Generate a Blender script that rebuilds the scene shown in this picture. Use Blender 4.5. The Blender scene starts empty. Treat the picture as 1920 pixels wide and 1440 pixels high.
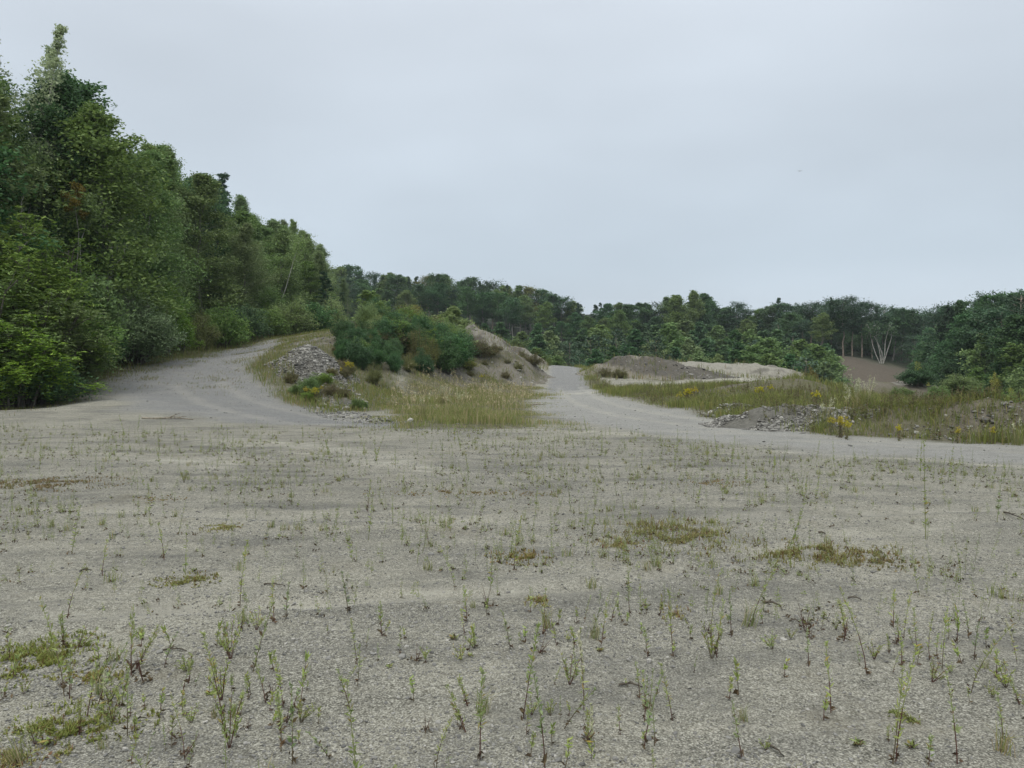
import bpy, math, random
import numpy as np
from mathutils import Vector, Matrix

# ------------------------------------------------------------------ camera, sky, sun, exposure
scene = bpy.context.scene
COL = scene.collection
FPX = 1450.0                      # focal length in pixels of the 1920 px frame
PITCH = math.atan(30 / FPX)
CAMZ = 1.6
cam_d = bpy.data.cameras.new('camera')
cam_d.sensor_width = 36.0
cam_d.lens = 36.0 * FPX / 1920
cam_d.clip_start = 0.05
cam_d.clip_end = 5000
cam = bpy.data.objects.new('camera', cam_d)
COL.objects.link(cam)
cam.location = (0, 0, CAMZ)
cam.rotation_euler = (math.pi / 2 - PITCH, 0, 0)
scene.camera = cam

SUN_EL, SUN_AZ = math.radians(52), math.radians(205)
world = bpy.data.worlds.new('World')
scene.world = world
world.use_nodes = True
wt = world.node_tree
wt.nodes.clear()
def wn(t, **k):
    n = wt.nodes.new(t)
    for a, b in k.items():
        setattr(n, a, b)
    return n
w_out = wn('ShaderNodeOutputWorld')
w_sky = wn('ShaderNodeTexSky', sky_type='NISHITA', sun_disc=False, sun_elevation=SUN_EL, sun_rotation=SUN_AZ)
w_b1 = wn('ShaderNodeBackground')
w_b1.inputs[1].default_value = 0.10
wt.links.new(w_sky.outputs[0], w_b1.inputs[0])
w_tc = wn('ShaderNodeTexCoord')
w_sep = wn('ShaderNodeSeparateXYZ')
wt.links.new(w_tc.outputs['Generated'], w_sep.inputs[0])
w_ramp = wn('ShaderNodeValToRGB')
cr = w_ramp.color_ramp
cr.elements[0].position = 0.0
cr.elements[0].color = (0.695, 0.768, 0.86, 1)
cr.elements[1].position = 0.13
cr.elements[1].color = (0.60, 0.69, 0.775, 1)
for p, c in ((0.24, (0.64, 0.72, 0.80)), (0.42, (0.74, 0.81, 0.89)), (1.0, (0.97, 0.98, 0.96))):
    e = cr.elements.new(p)
    e.color = (*c, 1)
wt.links.new(w_sep.outputs['Z'], w_ramp.inputs[0])
w_gain = wn('ShaderNodeMapRange')
for i, v in ((1, 0.42), (2, 1.0), (3, 1.0), (4, 2.3)):
    w_gain.inputs[i].default_value = v
wt.links.new(w_sep.outputs['Z'], w_gain.inputs[0])
w_map = wn('ShaderNodeMapping')
w_map.inputs['Scale'].default_value = (1.0, 1.0, 2.6)
wt.links.new(w_tc.outputs['Generated'], w_map.inputs[0])
w_noise = wn('ShaderNodeTexNoise')
w_noise.inputs['Scale'].default_value = 2.1
w_noise.inputs['Detail'].default_value = 3.0
w_noise.inputs['Roughness'].default_value = 0.45
wt.links.new(w_map.outputs[0], w_noise.inputs['Vector'])
w_nr = wn('ShaderNodeMapRange')
for i, v in ((1, 0.3), (2, 0.7), (3, 0.89), (4, 1.08)):
    w_nr.inputs[i].default_value = v
wt.links.new(w_noise.outputs['Fac'], w_nr.inputs[0])
w_mul = wn('ShaderNodeMath', operation='MULTIPLY')
wt.links.new(w_gain.outputs[0], w_mul.inputs[0])
wt.links.new(w_nr.outputs[0], w_mul.inputs[1])
w_b2 = wn('ShaderNodeBackground')
wt.links.new(w_ramp.outputs[0], w_b2.inputs[0])
wt.links.new(w_mul.outputs[0], w_b2.inputs[1])
w_mix = wn('ShaderNodeMixShader')
w_mix.inputs[0].default_value = 0.92          # overcast: the cloud deck hides nearly all of the blue
wt.links.new(w_b1.outputs[0], w_mix.inputs[1])
wt.links.new(w_b2.outputs[0], w_mix.inputs[2])
wt.links.new(w_mix.outputs[0], w_out.inputs[0])

sun_d = bpy.data.lights.new('sun', 'SUN')
sun_d.energy = 1.5
sun_d.angle = math.radians(24)
sun_d.color = (1.0, 0.95, 0.86)
sun = bpy.data.objects.new('sun', sun_d)
COL.objects.link(sun)
sun.rotation_euler = (math.pi / 2 - SUN_EL, 0, math.radians(-25))

vs = scene.view_settings
vs.view_transform = 'Standard'
vs.look = 'None'
vs.exposure = 0.0
vs.gamma = 1.0
vs.use_curve_mapping = False
scene.cycles.max_bounces = 8
scene.cycles.diffuse_bounces = 3
scene.cycles.transparent_max_bounces = 8
scene.cycles.volume_bounces = 0

R = np.random.default_rng(11)
random.seed(11)

# ------------------------------------------------------------------ helpers
def P(u, v, D):
    """World point seen at pixel (u, v) of the 1920x1440 frame at depth Y = D (used while laying the place out)."""
    cp, sp = math.cos(PITCH), math.sin(PITCH)
    dx, dy = (u - 960) / FPX, (720 - v) / FPX
    d = (dx, cp + sp * dy, -sp + cp * dy)
    s = D / d[1]
    return (d[0] * s, D, CAMZ + d[2] * s)

def hash2(ix, iy, seed):
    n = (ix.astype(np.int64) * 374761393 + iy.astype(np.int64) * 668265263 + seed * 1274126177) & 0x7fffffff
    n = ((n ^ (n >> 13)) * 1274126177) & 0x7fffffff
    return ((n ^ (n >> 16)) & 0xffff) / 65535.0

def vnoise(x, y, seed=0):
    x = np.asarray(x, float); y = np.asarray(y, float)
    ix, iy = np.floor(x), np.floor(y)
    fx, fy = x - ix, y - iy
    fx = fx * fx * (3 - 2 * fx); fy = fy * fy * (3 - 2 * fy)
    a = hash2(ix, iy, seed); b = hash2(ix + 1, iy, seed)
    c = hash2(ix, iy + 1, seed); d = hash2(ix + 1, iy + 1, seed)
    return (a + (b - a) * fx) * (1 - fy) + (c + (d - c) * fx) * fy

def fbm(x, y, seed=0, octs=4):
    s, a, t = 0, 1.0, 0
    for o in range(octs):
        s = s + a * vnoise(x * 2 ** o + 17.3 * o, y * 2 ** o - 9.1 * o, seed + o)
        t += a
        a *= 0.5
    return s / t

def sstep(a, b, x):
    t = np.clip((x - a) / (b - a), 0, 1)
    return t * t * (3 - 2 * t)

def poly_d(x, y, pts):
    """Distance to a polyline of (X, Y, w) in units of the width w there."""
    best = np.full(np.shape(x), 1e9)
    for (x0, y0, w0), (x1, y1, w1) in zip(pts[:-1], pts[1:]):
        dx, dy = x1 - x0, y1 - y0
        t = np.clip(((x - x0) * dx + (y - y0) * dy) / (dx * dx + dy * dy), 0, 1)
        d = np.hypot(x - x0 - t * dx, y - y0 - t * dy) / (w0 + (w1 - w0) * t)
        best = np.minimum(best, d)
    return best

SAND_STRIP = [(7.4, 50, 1.0), (10, 54.5, 1.7), (14, 58.5, 2.0), (19, 63, 3.0), (23, 68, 4)]
def in_poly(x, y, poly):
    c = np.zeros(np.shape(x), bool)
    n = len(poly)
    for i in range(n):
        x0, y0 = poly[i]; x1, y1 = poly[(i + 1) % n]
        m = (y0 > y) != (y1 > y)
        xi = (x1 - x0) * (y - y0) / ((y1 - y0) if y1 != y0 else 1e-9) + x0
        c ^= m & (x < xi)
    return c

def poly_soft(x, y, poly, soft):
    """1 inside, falling to 0 over `soft` metres outside, with a ragged edge."""
    ins = in_poly(x, y, poly)
    pts = [(a, b, 1.0) for a, b in poly] + [(poly[0][0], poly[0][1], 1.0)]
    d = poly_d(x, y, pts)
    sd = np.where(ins, d, -d) + (fbm(x * 0.6, y * 0.6, 91, 3) - 0.5) * soft * 2.2
    return sstep(-soft, soft, sd)

# ------------------------------------------------------------------ terrain
CP = [(-13, 23, .10), (-15, 28, .36), (-11, 27, .20), (-17.5, 23, .15), (-8.5, 28, .16), (-19, 27, .25), (-12.5, 31, .5), (-10, -25, 0), (10, -25, 0), (-45, -20, 1.5), (45, -20, 0), (-12, 0, 0), (0, 0, 0), (15, 0, 0), (-6, 6, 0), (6, 6, 0),
      (-12, 12, 0), (0, 12, 0), (8, 12, 0), (15, 12, 0), (30, 10, 0), (-16, 20, 0), (-8, 22, 0), (0, 22, 0), (7, 22, 0),
      (-3, 31, 0), (1, 31, 0), (5, 31, 0), (0, 40, 0), (4, 40, 0.0), (8, 40, 0.35), (3, 47, 0.03), (4.2, 53, .12),
      (4.5, 60, .72), (5.4, 74, 1.68), (6.4, 84, 1.55), (7.5, 98, 0.4),
      P(0, 770, 28), P(100, 735, 31), P(200, 700, 36), P(320, 668, 45), P(400, 651, 55), P(480, 634, 66),
      P(290, 742, 31), P(330, 700, 37.5), P(440, 703, 37), P(480, 660, 48), P(525, 634, 64), (-27, 80, 4.6), (-33, 100, 6.5),
      (-23, 35, 2.0), (-32, 20, 3), (-32, 40, 5.5), (-50, 30, 12), (-50, 60, 15), (-50, 100, 17), (-90, 60, 27), (-90, 130, 28),
      (-31, 70, 8), (-25, 100, 7.2), (-9.4, 38.5, 1.7), (-9.5, 46, 3.2), (-9, 53, 4.0), (-6, 58, 3.3), (-12, 60, 4.6),
      (-14, 75, 4.8), (-5, 70, 2.8), (0, 67, 1.3), (2.6, 70, 1.5), (-5.2, 30, .0), (-5.6, 40, .1), (-2.6, 49, .06), (1.6, 56, .2),
      (-7.6, 33, .45), (8, 58, .5), (12, 46, .6), (13, 36, .75), (18, 36, -.1), (9, 28, .25), (20, 45, -.3), (27, 50, -1.6), (11, 60, .6), (20, 62, .7),
      (23, 72, .8), (14, 80, 1.2), (12, 22, .15), (18, 24, .1), (26, 30, -.4), (30, 42, -2), (38, 60, -3.4), (48, 85, -4.2),
      (30, 85, -.5), (40, 110, -3), P(1560, 670, 152), P(1640, 672, 156), P(1695, 684, 156), (57, 137, -4.0), (64, 136, -3.6),
      (50, 135, -2.5), P(1800, 702, 102), P(1915, 718, 80), (70, 70, 2), (90, 100, 6), (40, 20, .3), (60, 30, 1.5),
      P(640, 602, 215), P(770, 606, 215), P(900, 614, 215), P(1100, 642, 205), P(1300, 657, 195), P(1480, 662, 178), P(1760, 676, 165),
      P(640, 562, 300), P(900, 572, 300), P(1100, 605, 290), P(1300, 615, 280), P(1500, 618, 250), P(1700, 622, 235), P(1900, 612, 185),
      (0, 130, 1.5), (-20, 130, 6.5), (-9, 155, 5), (20, 150, 1.5), (45, 160, 2.5), (0, 110, .6), (20, 110, -.3),
      (-300, 100, 40), (-300, 400, 45), (300, 100, 22), (300, 400, 30), (0, 600, 40), (-500, -300, 10), (500, -300, 5), (0, -400, 0),
      (700, 700, 40), (-700, 700, 50), (0, 420, 32)]
CP = np.array(CP, float)
def _phi(r2):
    return np.sqrt(r2 + 2.2 ** 2)
_n = len(CP)
_K = _phi((CP[:, None, 0] - CP[None, :, 0]) ** 2 + (CP[:, None, 1] - CP[None, :, 1]) ** 2) - 0.12 * np.eye(_n)
_A = np.zeros((_n + 3, _n + 3))
_A[:_n, :_n] = _K
_A[:_n, _n] = 1
_A[:_n, _n + 1:] = CP[:, :2] / 100
_A[_n:, :_n] = _A[:_n, _n:].T
_W = np.linalg.solve(_A, np.r_[CP[:, 2], 0, 0, 0])

APRON = [(-15, -18), (16, -18), (16, 10), (9, 15), (6, 19), (5, 27), (4.6, 42), (1.5, 44), (-3, 40), (-4.5, 30), (-5.2, 23), (-9, 19), (-13, 15.5), (-15.5, 10)]
def terrain(x, y, fine=True):
    x = np.atleast_1d(np.asarray(x, float)); y = np.atleast_1d(np.asarray(y, float))
    z = np.zeros(x.shape)
    fx, fy, fz = x.ravel(), y.ravel(), z.ravel()
    for i in range(0, fx.size, 20000):
        s = slice(i, i + 20000)
        r2 = (fx[s, None] - CP[None, :, 0]) ** 2 + (fy[s, None] - CP[None, :, 1]) ** 2
        fz[s] = _phi(r2) @ _W[:_n] + _W[_n] + fx[s] / 100 * _W[_n + 1] + fy[s] / 100 * _W[_n + 2]
    z = fz.reshape(x.shape)
    flat = poly_soft(x, y, APRON, 1.6)
    z = z * (1 - 0.93 * flat)
    if fine:
        d = np.hypot(x, y)
        z = z + (fbm(x * 0.35, y * 0.35, 3, 3) - 0.5) * 0.11 * sstep(2, 14, d) * (1 - 0.4 * flat)
        z = z + (fbm(x * 1.7, y * 1.7, 5, 3) - 0.5) * 0.05 * (0.5 + 0.5 * sstep(0, 10, d))
        z = z + (fbm(x * 9, y * 9, 6, 2) - 0.5) * 0.018 * sstep(22, 8, d)
        far = sstep(20, 60, d) * (1 - flat)
        z = z + (fbm(x * 0.11, y * 0.11, 8, 3) - 0.5) * 0.8 * sstep(90, 180, d)
        # wheel ruts
        for pts in RUTS:
            q = poly_d(x, y, pts)
            z = z - 0.028 * np.exp(-(q * 1.3) ** 2) + 0.014 * np.exp(-((q - 1.6) * 1.6) ** 2)
    return z

RUTS = [[(-14.8, 34, .22), (-11.5, 28.5, .22), (-6.5, 22.5, .22), (-1, 19.8, .2), (6, 17.2, .2), (12, 13.0, .2), (20, 9, .2)],
        [(-13.2, 34.8, .22), (-9.8, 29.5, .22), (-5.2, 24, .22), (0, 21.4, .2), (6.4, 18.5, .2), (13, 14.4, .2), (21, 10.4, .2)],
        [(3.4, 56, .18), (3.0, 44, .18), (2.9, 34, .2), (3.4, 26, .2), (5.6, 19.4, .2), (10.5, 14.7, .2), (20, 9.8, .2)],
        [(4.9, 56, .18), (4.6, 44, .18), (4.4, 34, .2), (5.0, 26.5, .2), (6.6, 20.6, .2), (11.0, 16.2, .2), (20, 11.2, .2)],
        [(-6, 9, .2), (-2.5, 8.2, .2), (1.5, 8.0, .2), (6, 9.0, .2), (12, 9.6, .2)],
        [(-3, 5.0, .14), (0.5, 5.6, .14), (3.0, 7.2, .16), (6, 8.6, .16)]]

MOUNDS = {   # ridge lines of heaps that stand on the terrain: X, Y, height, half width
    'left_gravel': [(-10.2, 38.8, .85, 1.9), (-9.4, 37.3, 1.1, 2.0), (-8.7, 35.8, .75, 1.3), (-7.6, 32.6, .45, 1.0), (-6.6, 30.6, .3, .8)],
    'bush_mound': [(-10.5, 48, .15, 3.6), (-7.0, 52, .3, 4.4), (-3.0, 56.5, .7, 4.2), (-.6, 59.5, 1.8, 3.6), (1.2, 61.2, 1.45, 2.1)],
    'sand_mound': [(-7.5, 79, 2.2, 6), (-4.6, 77.5, 3.3, 5.5), (-2.0, 76.5, 2.5, 5), (.2, 76, 1.8, 3.6), (2.0, 75, 1.0, 1.9)],
    'dark_mound': [(7.7, 66, .95, 2.4), (9.4, 65.5, 1.75, 3.2), (10.6, 65.4, 1.65, 3.6), (12.0, 65, 1.75, 4.0), (14.4, 64, 1.0, 3.4), (16.4, 63.2, .45, 1.8)],
    'sand_bank': [(13.5, 75, .8, 3.6), (17.5, 73, 1.15, 4.4), (21, 71, 1.1, 4.8), (24.6, 68.5, 1.4, 3.8), (26.6, 67, .5, 2.2)],
    'green_mound': [(27.5, 57, 2.0, 4.2), (31, 57, 2.6, 4.6), (35.5, 56, 2.2, 4.4), (40, 55, 1.4, 3.5)],
    'sand_ridge': [(50, 107, .5, 1.6), (56, 115, 1.1, 2.2), (63, 124, 2.0, 2.6), (68, 131, 2.4, 3)],
    'right_gravel': [(6.2, 21.6, .30, .8), (7.0, 21.3, .58, 1.25), (7.9, 20.7, .62, 1.2), (8.8, 20.0, .45, 1.1)],
    'verge_gravel': [(7.0, 25.2, .32, .7), (7.5, 25.2, .36, .7)],
    'berm': [(8.2, 20.2, .5, 1.2), (9.3, 19.3, .78, 1.4), (11, 18.2, .86, 1.5), (13.2, 16.9, .98, 1.5), (16, 15.0, 1.02, 1.7), (20, 13, .95, 1.9), (26, 10, .9, 2.0)],
    'verge_hump': [(10.6, 36, .2, 2.2), (13.2, 35.5, .42, 2.2), (14.6, 35, .2, 1.6)],
}
def bump_of(x, y, pts, seed):
    b = np.full(np.shape(x), -1.0)
    w = (fbm(x * 0.8, y * 0.8, seed, 3) - 0.5) * 0.36
    for (x0, y0, h0, w0), (x1, y1, h1, w1) in zip(pts[:-1], pts[1:]):
        dx, dy = x1 - x0, y1 - y0
        t = np.clip(((x - x0) * dx + (y - y0) * dy) / (dx * dx + dy * dy), 0, 1)
        q = np.hypot(x - x0 - t * dx, y - y0 - t * dy) / (w0 + (w1 - w0) * t) + w * 0.9
        q = np.clip(q, 0, None)
        s = 0.5 * (1 - np.sqrt(q * q + 0.02) / 1.01) + 0.5 * (1 - sstep(0, 1, q))
        s = np.where(q < 1, np.maximum(s, 0), -0.02 - 0.3 * (q - 1))
        b = np.maximum(b, (h0 + (h1 - h0) * t) * s)
    return np.where(b > 0, b + ((fbm(x * 2.3, y * 2.3, seed + 5, 3) - 0.5) * 0.16 + (fbm(x * .9, y * .9, seed + 9, 4) - 0.5) * 0.55 - 0.16 * np.abs(fbm(x * 1.6 + y * .3, y * .5, seed + 12, 3) - .5)) * np.minimum(b, 1.0), b)

def H(x, y):
    """Height of whatever ground or heap is on top at (x, y)."""
    x = np.atleast_1d(np.asarray(x, float)); y = np.atleast_1d(np.asarray(y, float))
    z = terrain(x, y)
    for i, (k, pts) in enumerate(MOUNDS.items()):
        z = np.maximum(z, z + 0) if False else z
    b = np.zeros(x.shape)
    for i, (k, pts) in enumerate(MOUNDS.items()):
        m = pts
        x0, x1 = min(p[0] - p[3] * 1.4 for p in m), max(p[0] + p[3] * 1.4 for p in m)
        y0, y1 = min(p[1] - p[3] * 1.4 for p in m), max(p[1] + p[3] * 1.4 for p in m)
        s = (x > x0) & (x < x1) & (y > y0) & (y < y1)
        if s.any():
            b[s] = np.maximum(b[s], bump_of(x[s], y[s], m, 40 + 7 * i))
    return z + b
def Hz(x, y):
    return float(H([x], [y])[0])

# ------------------------------------------------------------------ mesh building
class MB:
    """Collects numpy vertices and faces; faces of 3 and 4 corners, each with a material slot."""
    def __init__(self):
        self.v, self.n, self.t, self.q, self.tm, self.qm = [], 0, [], [], [], []
    def add(self, v, f, m=0):
        v = np.asarray(v, float).reshape(-1, 3); f = np.asarray(f, np.int64)
        if f.size:
            (self.t if f.shape[1] == 3 else self.q).append(f + self.n)
            (self.tm if f.shape[1] == 3 else self.qm).append(np.full(len(f), m))
        self.v.append(v); self.n += len(v)
        return self.n - len(v)
    def faces(self, f, m=0):
        f = np.asarray(f, np.int64)
        (self.t if f.shape[1] == 3 else self.q).append(f)
        (self.tm if f.shape[1] == 3 else self.qm).append(np.full(len(f), m))
    def mesh(self, name, mats, smooth=False):
        me = bpy.data.meshes.new(name)
        V = np.concatenate(self.v) if self.v else np.zeros((0, 3))
        T = np.concatenate(self.t) if self.t else np.zeros((0, 3), np.int64)
        Q = np.concatenate(self.q) if self.q else np.zeros((0, 4), np.int64)
        M = np.concatenate(self.tm + self.qm) if (self.tm or self.qm) else np.zeros(0)
        me.vertices.add(len(V)); me.vertices.foreach_set('co', V.astype(np.float32).ravel())
        L = np.concatenate([T.ravel(), Q.ravel()])
        me.loops.add(len(L)); me.loops.foreach_set('vertex_index', L.astype(np.int32))
        me.polygons.add(len(T) + len(Q))
        st = np.concatenate([np.arange(len(T)) * 3, len(T) * 3 + np.arange(len(Q)) * 4])
        me.polygons.foreach_set('loop_start', st.astype(np.int32))
        me.polygons.foreach_set('material_index', M.astype(np.int32))
        me.polygons.foreach_set('use_smooth', np.full(len(T) + len(Q), smooth))
        for m in (mats if isinstance(mats, (list, tuple)) else [mats]):
            me.materials.append(m)
        me.update(calc_edges=True)
        me.validate()
        return me

def tube(mb, pts, rad, sides=6, m=0, cap=True):
    pts = np.asarray(pts, float); k = len(pts)
    rad = np.broadcast_to(np.asarray(rad, float), (k,))
    d = np.gradient(pts, axis=0); d /= np.linalg.norm(d, axis=1)[:, None] + 1e-9
    ref = np.array([0, 0, 1.0]) if abs(d[0, 2]) < 0.9 else np.array([1.0, 0, 0])
    a = np.cross(d, ref); a /= np.linalg.norm(a, axis=1)[:, None] + 1e-9
    b = np.cross(d, a)
    th = np.arange(sides) * 2 * math.pi / sides
    V = pts[:, None] + (a[:, None] * np.cos(th)[None, :, None] + b[:, None] * np.sin(th)[None, :, None]) * rad[:, None, None]
    i = np.arange(k - 1)[:, None] * sides; j = np.arange(sides)[None]; j2 = (j + 1) % sides
    F = np.stack([i + j, i + j2, i + sides + j2, i + sides + j], -1).reshape(-1, 4)
    o = mb.add(V.reshape(-1, 3), F, m)
    if cap and sides == 6:
        e = o + (k - 1) * sides
        mb.faces([[e, e + 1, e + 2, e + 3], [e, e + 3, e + 4, e + 5]], m)

def unit(a):
    return a / (np.linalg.norm(a, axis=-1, keepdims=True) + 1e-9)

def leaves(mb, C, size, axis=None, rng=R, up=0.55, asp=0.5, m=0, droop=0.0, jitter=0.9):
    """One rhombic leaf per centre: lies about level when `up` is high, points along axis (or anywhere)."""
    C = np.asarray(C, float); n = len(C)
    if not n:
        return
    s = np.asarray(size) * (0.7 + 0.6 * rng.random(n))
    nrm = unit(rng.normal(size=(n, 3)) * (1 - up) + np.array([0, 0, 1.0]) * up)
    ax = rng.normal(size=(n, 3)) * jitter + (0 if axis is None else np.asarray(axis))
    ax[:, 2] -= droop
    ax = unit(ax - nrm * (ax * nrm).sum(1)[:, None])
    sd = np.cross(nrm, ax)
    l, w = s[:, None] * 0.5, s[:, None] * 0.5 * asp
    V = np.stack([C - ax * l, C + sd * w - ax * l * .1, C + ax * l, C - sd * w - ax * l * .1], 1).reshape(-1, 3)
    mb.add(V, np.arange(n * 4).reshape(n, 4), m)

def blades(mb, B, h, w, rng=R, lean=0.35, m=0, bend=0.4):
    """Grass blades: five-cornered bent strips standing on the points B."""
    B = np.asarray(B, float); n = len(B)
    if not n:
        return
    h = np.broadcast_to(h, (n,)) * (0.6 + 0.7 * rng.random(n)); w = np.broadcast_to(w, (n,))
    az = rng.random(n) * 2 * math.pi
    le = rng.random(n) * lean
    d = np.stack([np.cos(az), np.sin(az), 0 * az], 1)
    az2 = rng.random(n) * math.pi
    s = np.stack([np.cos(az2), np.sin(az2), 0 * az2], 1) * (w / 2)[:, None]
    up = np.array([0, 0, 1.0])
    mid = B + (d * (le * 0.4)[:, None] + up) * (h * 0.55)[:, None]
    tip = B + d * (h * (le + bend * rng.random(n) * 0.7))[:, None] + up * (h * (1 - 0.25 * le))[:, None]
    V = np.stack([B - s, B + s, mid + s * .8, mid - s * .8, tip], 1).reshape(-1, 3)
    i = np.arange(n) * 5
    o = mb.add(V, np.zeros((0, 4)), m)
    mb.faces(np.stack([i, i + 1, i + 2, i + 3], 1) + o, m)
    mb.faces(np.stack([i + 3, i + 2, i + 4], 1) + o, m)

_t = (1 + 5 ** .5) / 2
ICO_V = unit(np.array([(-1, _t, 0), (1, _t, 0), (-1, -_t, 0), (1, -_t, 0), (0, -1, _t), (0, 1, _t), (0, -1, -_t), (0, 1, -_t), (_t, 0, -1), (_t, 0, 1), (-_t, 0, -1), (-_t, 0, 1)], float))
ICO_F = np.array([(0, 11, 5), (0, 5, 1), (0, 1, 7), (0, 7, 10), (0, 10, 11), (1, 5, 9), (5, 11, 4), (11, 10, 2), (10, 7, 6), (7, 1, 8), (3, 9, 4), (3, 4, 2), (3, 2, 6), (3, 6, 8), (3, 8, 9), (4, 9, 5), (2, 4, 11), (6, 2, 10), (8, 6, 7), (9, 8, 1)])
def stones(mb, C, size, rng=R, flat=0.5, m=0, tilt=0.5, rough=0.28):
    """Angular stones at the centres C."""
    C = np.asarray(C, float); n = len(C)
    if not n:
        return
    s = np.broadcast_to(size, (n,))
    V = ICO_V[None] * (1 + rng.uniform(-rough, rough, (n, 12, 1)))
    sc = np.stack([0.8 + 0.5 * rng.random(n), 0.5 + 0.5 * rng.random(n), flat * (0.5 + 0.8 * rng.random(n))], 1)
    V = V * sc[:, None]
    a, t, p = rng.random(n) * 6.283, rng.normal(size=n) * tilt, rng.random(n) * 6.283
    def rot(V, c, s_, i, j):
        A, B = V[..., i] * c[:, None] - V[..., j] * s_[:, None], V[..., i] * s_[:, None] + V[..., j] * c[:, None]
        V[..., i], V[..., j] = A, B
    rot(V, np.cos(p), np.sin(p), 0, 1); rot(V, np.cos(t), np.sin(t), 1, 2); rot(V, np.cos(a), np.sin(a), 0, 1)
    V = V * (s * 0.5)[:, None, None] + C[:, None]
    F = ICO_F[None] + np.arange(n)[:, None, None] * 12
    mb.add(V.reshape(-1, 3), F.reshape(-1, 3), m)

# ------------------------------------------------------------------ objects
def link(name, me, parent=None, loc=(0, 0, 0), rot=0.0, scale=None, kind=None):
    o = bpy.data.objects.new(name, me)
    COL.objects.link(o)
    o.location = loc
    o.rotation_euler = (0, 0, rot)
    if scale is not None:
        o.scale = scale
    if parent is not None:
        o.parent = parent
    if kind:
        o['kind'] = kind
    return o

TAGGED = []          # (object, base label, u on the frame, depth): numbered apart at the end where labels coincide
def tag(o, label, cat, group=None, kind=None):
    o['label'] = label
    if cat:
        o['category'] = cat
    if group:
        o['group'] = group
    if kind:
        o['kind'] = kind
    TAGGED.append(o)
    return o

def thing(name, label, cat, loc=(0, 0, 0), rot=0.0, scale=None, group=None, tilt=None):
    o = link(name, None, None, loc, rot, scale)
    o.empty_display_size = 0.3
    if tilt is not None:
        o.rotation_euler = (tilt[0], tilt[1], rot)
    return tag(o, label, cat, group)

def plant(name, label, cat, proto, loc, rot=0.0, scale=None, group=None, tilt=None):
    """A plant or tree: an Empty at its foot with one child per part of proto [(part name, mesh)]."""
    t = thing(name, label, cat, loc, rot, scale, group, tilt)
    for pn, me in proto:
        link(pn, me, t)
    return t

# ------------------------------------------------------------------ materials
def new_mat(name):
    m = bpy.data.materials.new(name)
    m.use_nodes = True
    nt = m.node_tree
    nt.nodes.clear()
    return m, nt
def nd(nt, t, ins=None, **k):
    n = nt.nodes.new(t)
    for a, b in k.items():
        setattr(n, a, b)
    for a, b in (ins or {}).items():
        if hasattr(b, 'is_output') or isinstance(b, bpy.types.NodeSocket):
            nt.links.new(b, n.inputs[a])
        else:
            n.inputs[a].default_value = b
    return n
def mixc(nt, f, a, b, blend='MIX'):
    n = nt.nodes.new('ShaderNodeMix')
    n.data_type = 'RGBA'
    n.blend_type = blend
    for i, v in ((0, f), (6, a), (7, b)):
        if isinstance(v, bpy.types.NodeSocket):
            nt.links.new(v, n.inputs[i])
        elif i == 0:
            n.inputs[0].default_value = v
        else:
            n.inputs[i].default_value = (*v, 1) if len(v) == 3 else v
    return n.outputs[2]
def ramp(nt, f, stops):
    n = nt.nodes.new('ShaderNodeValToRGB')
    e = n.color_ramp.elements
    while len(e) < len(stops):
        e.new(0.5)
    for q, (p, c) in zip(e, stops):
        q.position = p
        q.color = (*c, 1) if len(c) == 3 else c
    nt.links.new(f, n.inputs[0])
    return n.outputs[0]
def mrange(nt, f, a, b, c=0.0, d=1.0):
    return nd(nt, 'ShaderNodeMapRange', {0: f, 1: a, 2: b, 3: c, 4: d}).outputs[0]
def noise(nt, vec, scale, detail=3.0, rough=0.55):
    return nd(nt, 'ShaderNodeTexNoise', {'Vector': vec, 'Scale': scale, 'Detail': detail, 'Roughness': rough}).outputs['Fac']
def math_(nt, op, a, b):
    return nd(nt, 'ShaderNodeMath', {0: a, 1: b}, operation=op).outputs[0]

def leaf_mat(name, c1, c2, trans=0.30, var=0.16, c3=None, p3=0.06, gain=1.0):
    """Foliage: each leaf between c1 and c2 (a few c3), each plant a little apart from its neighbours."""
    c1, c2 = tuple(x * gain for x in c1), tuple(x * gain for x in c2)
    m, nt = new_mat(name)
    out = nd(nt, 'ShaderNodeOutputMaterial')
    g = nd(nt, 'ShaderNodeNewGeometry')
    oi = nd(nt, 'ShaderNodeObjectInfo')
    c = mixc(nt, g.outputs['Random Per Island'], c1, c2)
    if c3 is not None:
        f = math_(nt, 'GREATER_THAN', math_(nt, 'FRACT', math_(nt, 'MULTIPLY', g.outputs['Random Per Island'], 37.0), 0.0), 1 - p3)
        c = mixc(nt, f, c, c3)
    hs = nd(nt, 'ShaderNodeHueSaturation', {'Color': c, 'Hue': mrange(nt, oi.outputs['Random'], 0, 1, 0.479, 0.508),
                                           'Value': mrange(nt, math_(nt, 'FRACT', math_(nt, 'MULTIPLY', oi.outputs['Random'], 7.31), 0.0), 0, 1, 1 - var, 1 + var),
                                           'Saturation': mrange(nt, math_(nt, 'FRACT', math_(nt, 'MULTIPLY', oi.outputs['Random'], 3.77), 0.0), 0, 1, 0.92, 1.12)})
    df = nd(nt, 'ShaderNodeBsdfPrincipled', {'Base Color': hs.outputs[0], 'Roughness': 0.62, 'Specular IOR Level': 0.25})
    tr = nd(nt, 'ShaderNodeBsdfTranslucent', {'Color': hs.outputs[0]})
    mx = nd(nt, 'ShaderNodeMixShader', {0: trans, 1: df.outputs[0], 2: tr.outputs[0]})
    nt.links.new(mx.outputs[0], out.inputs[0])
    return m

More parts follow.
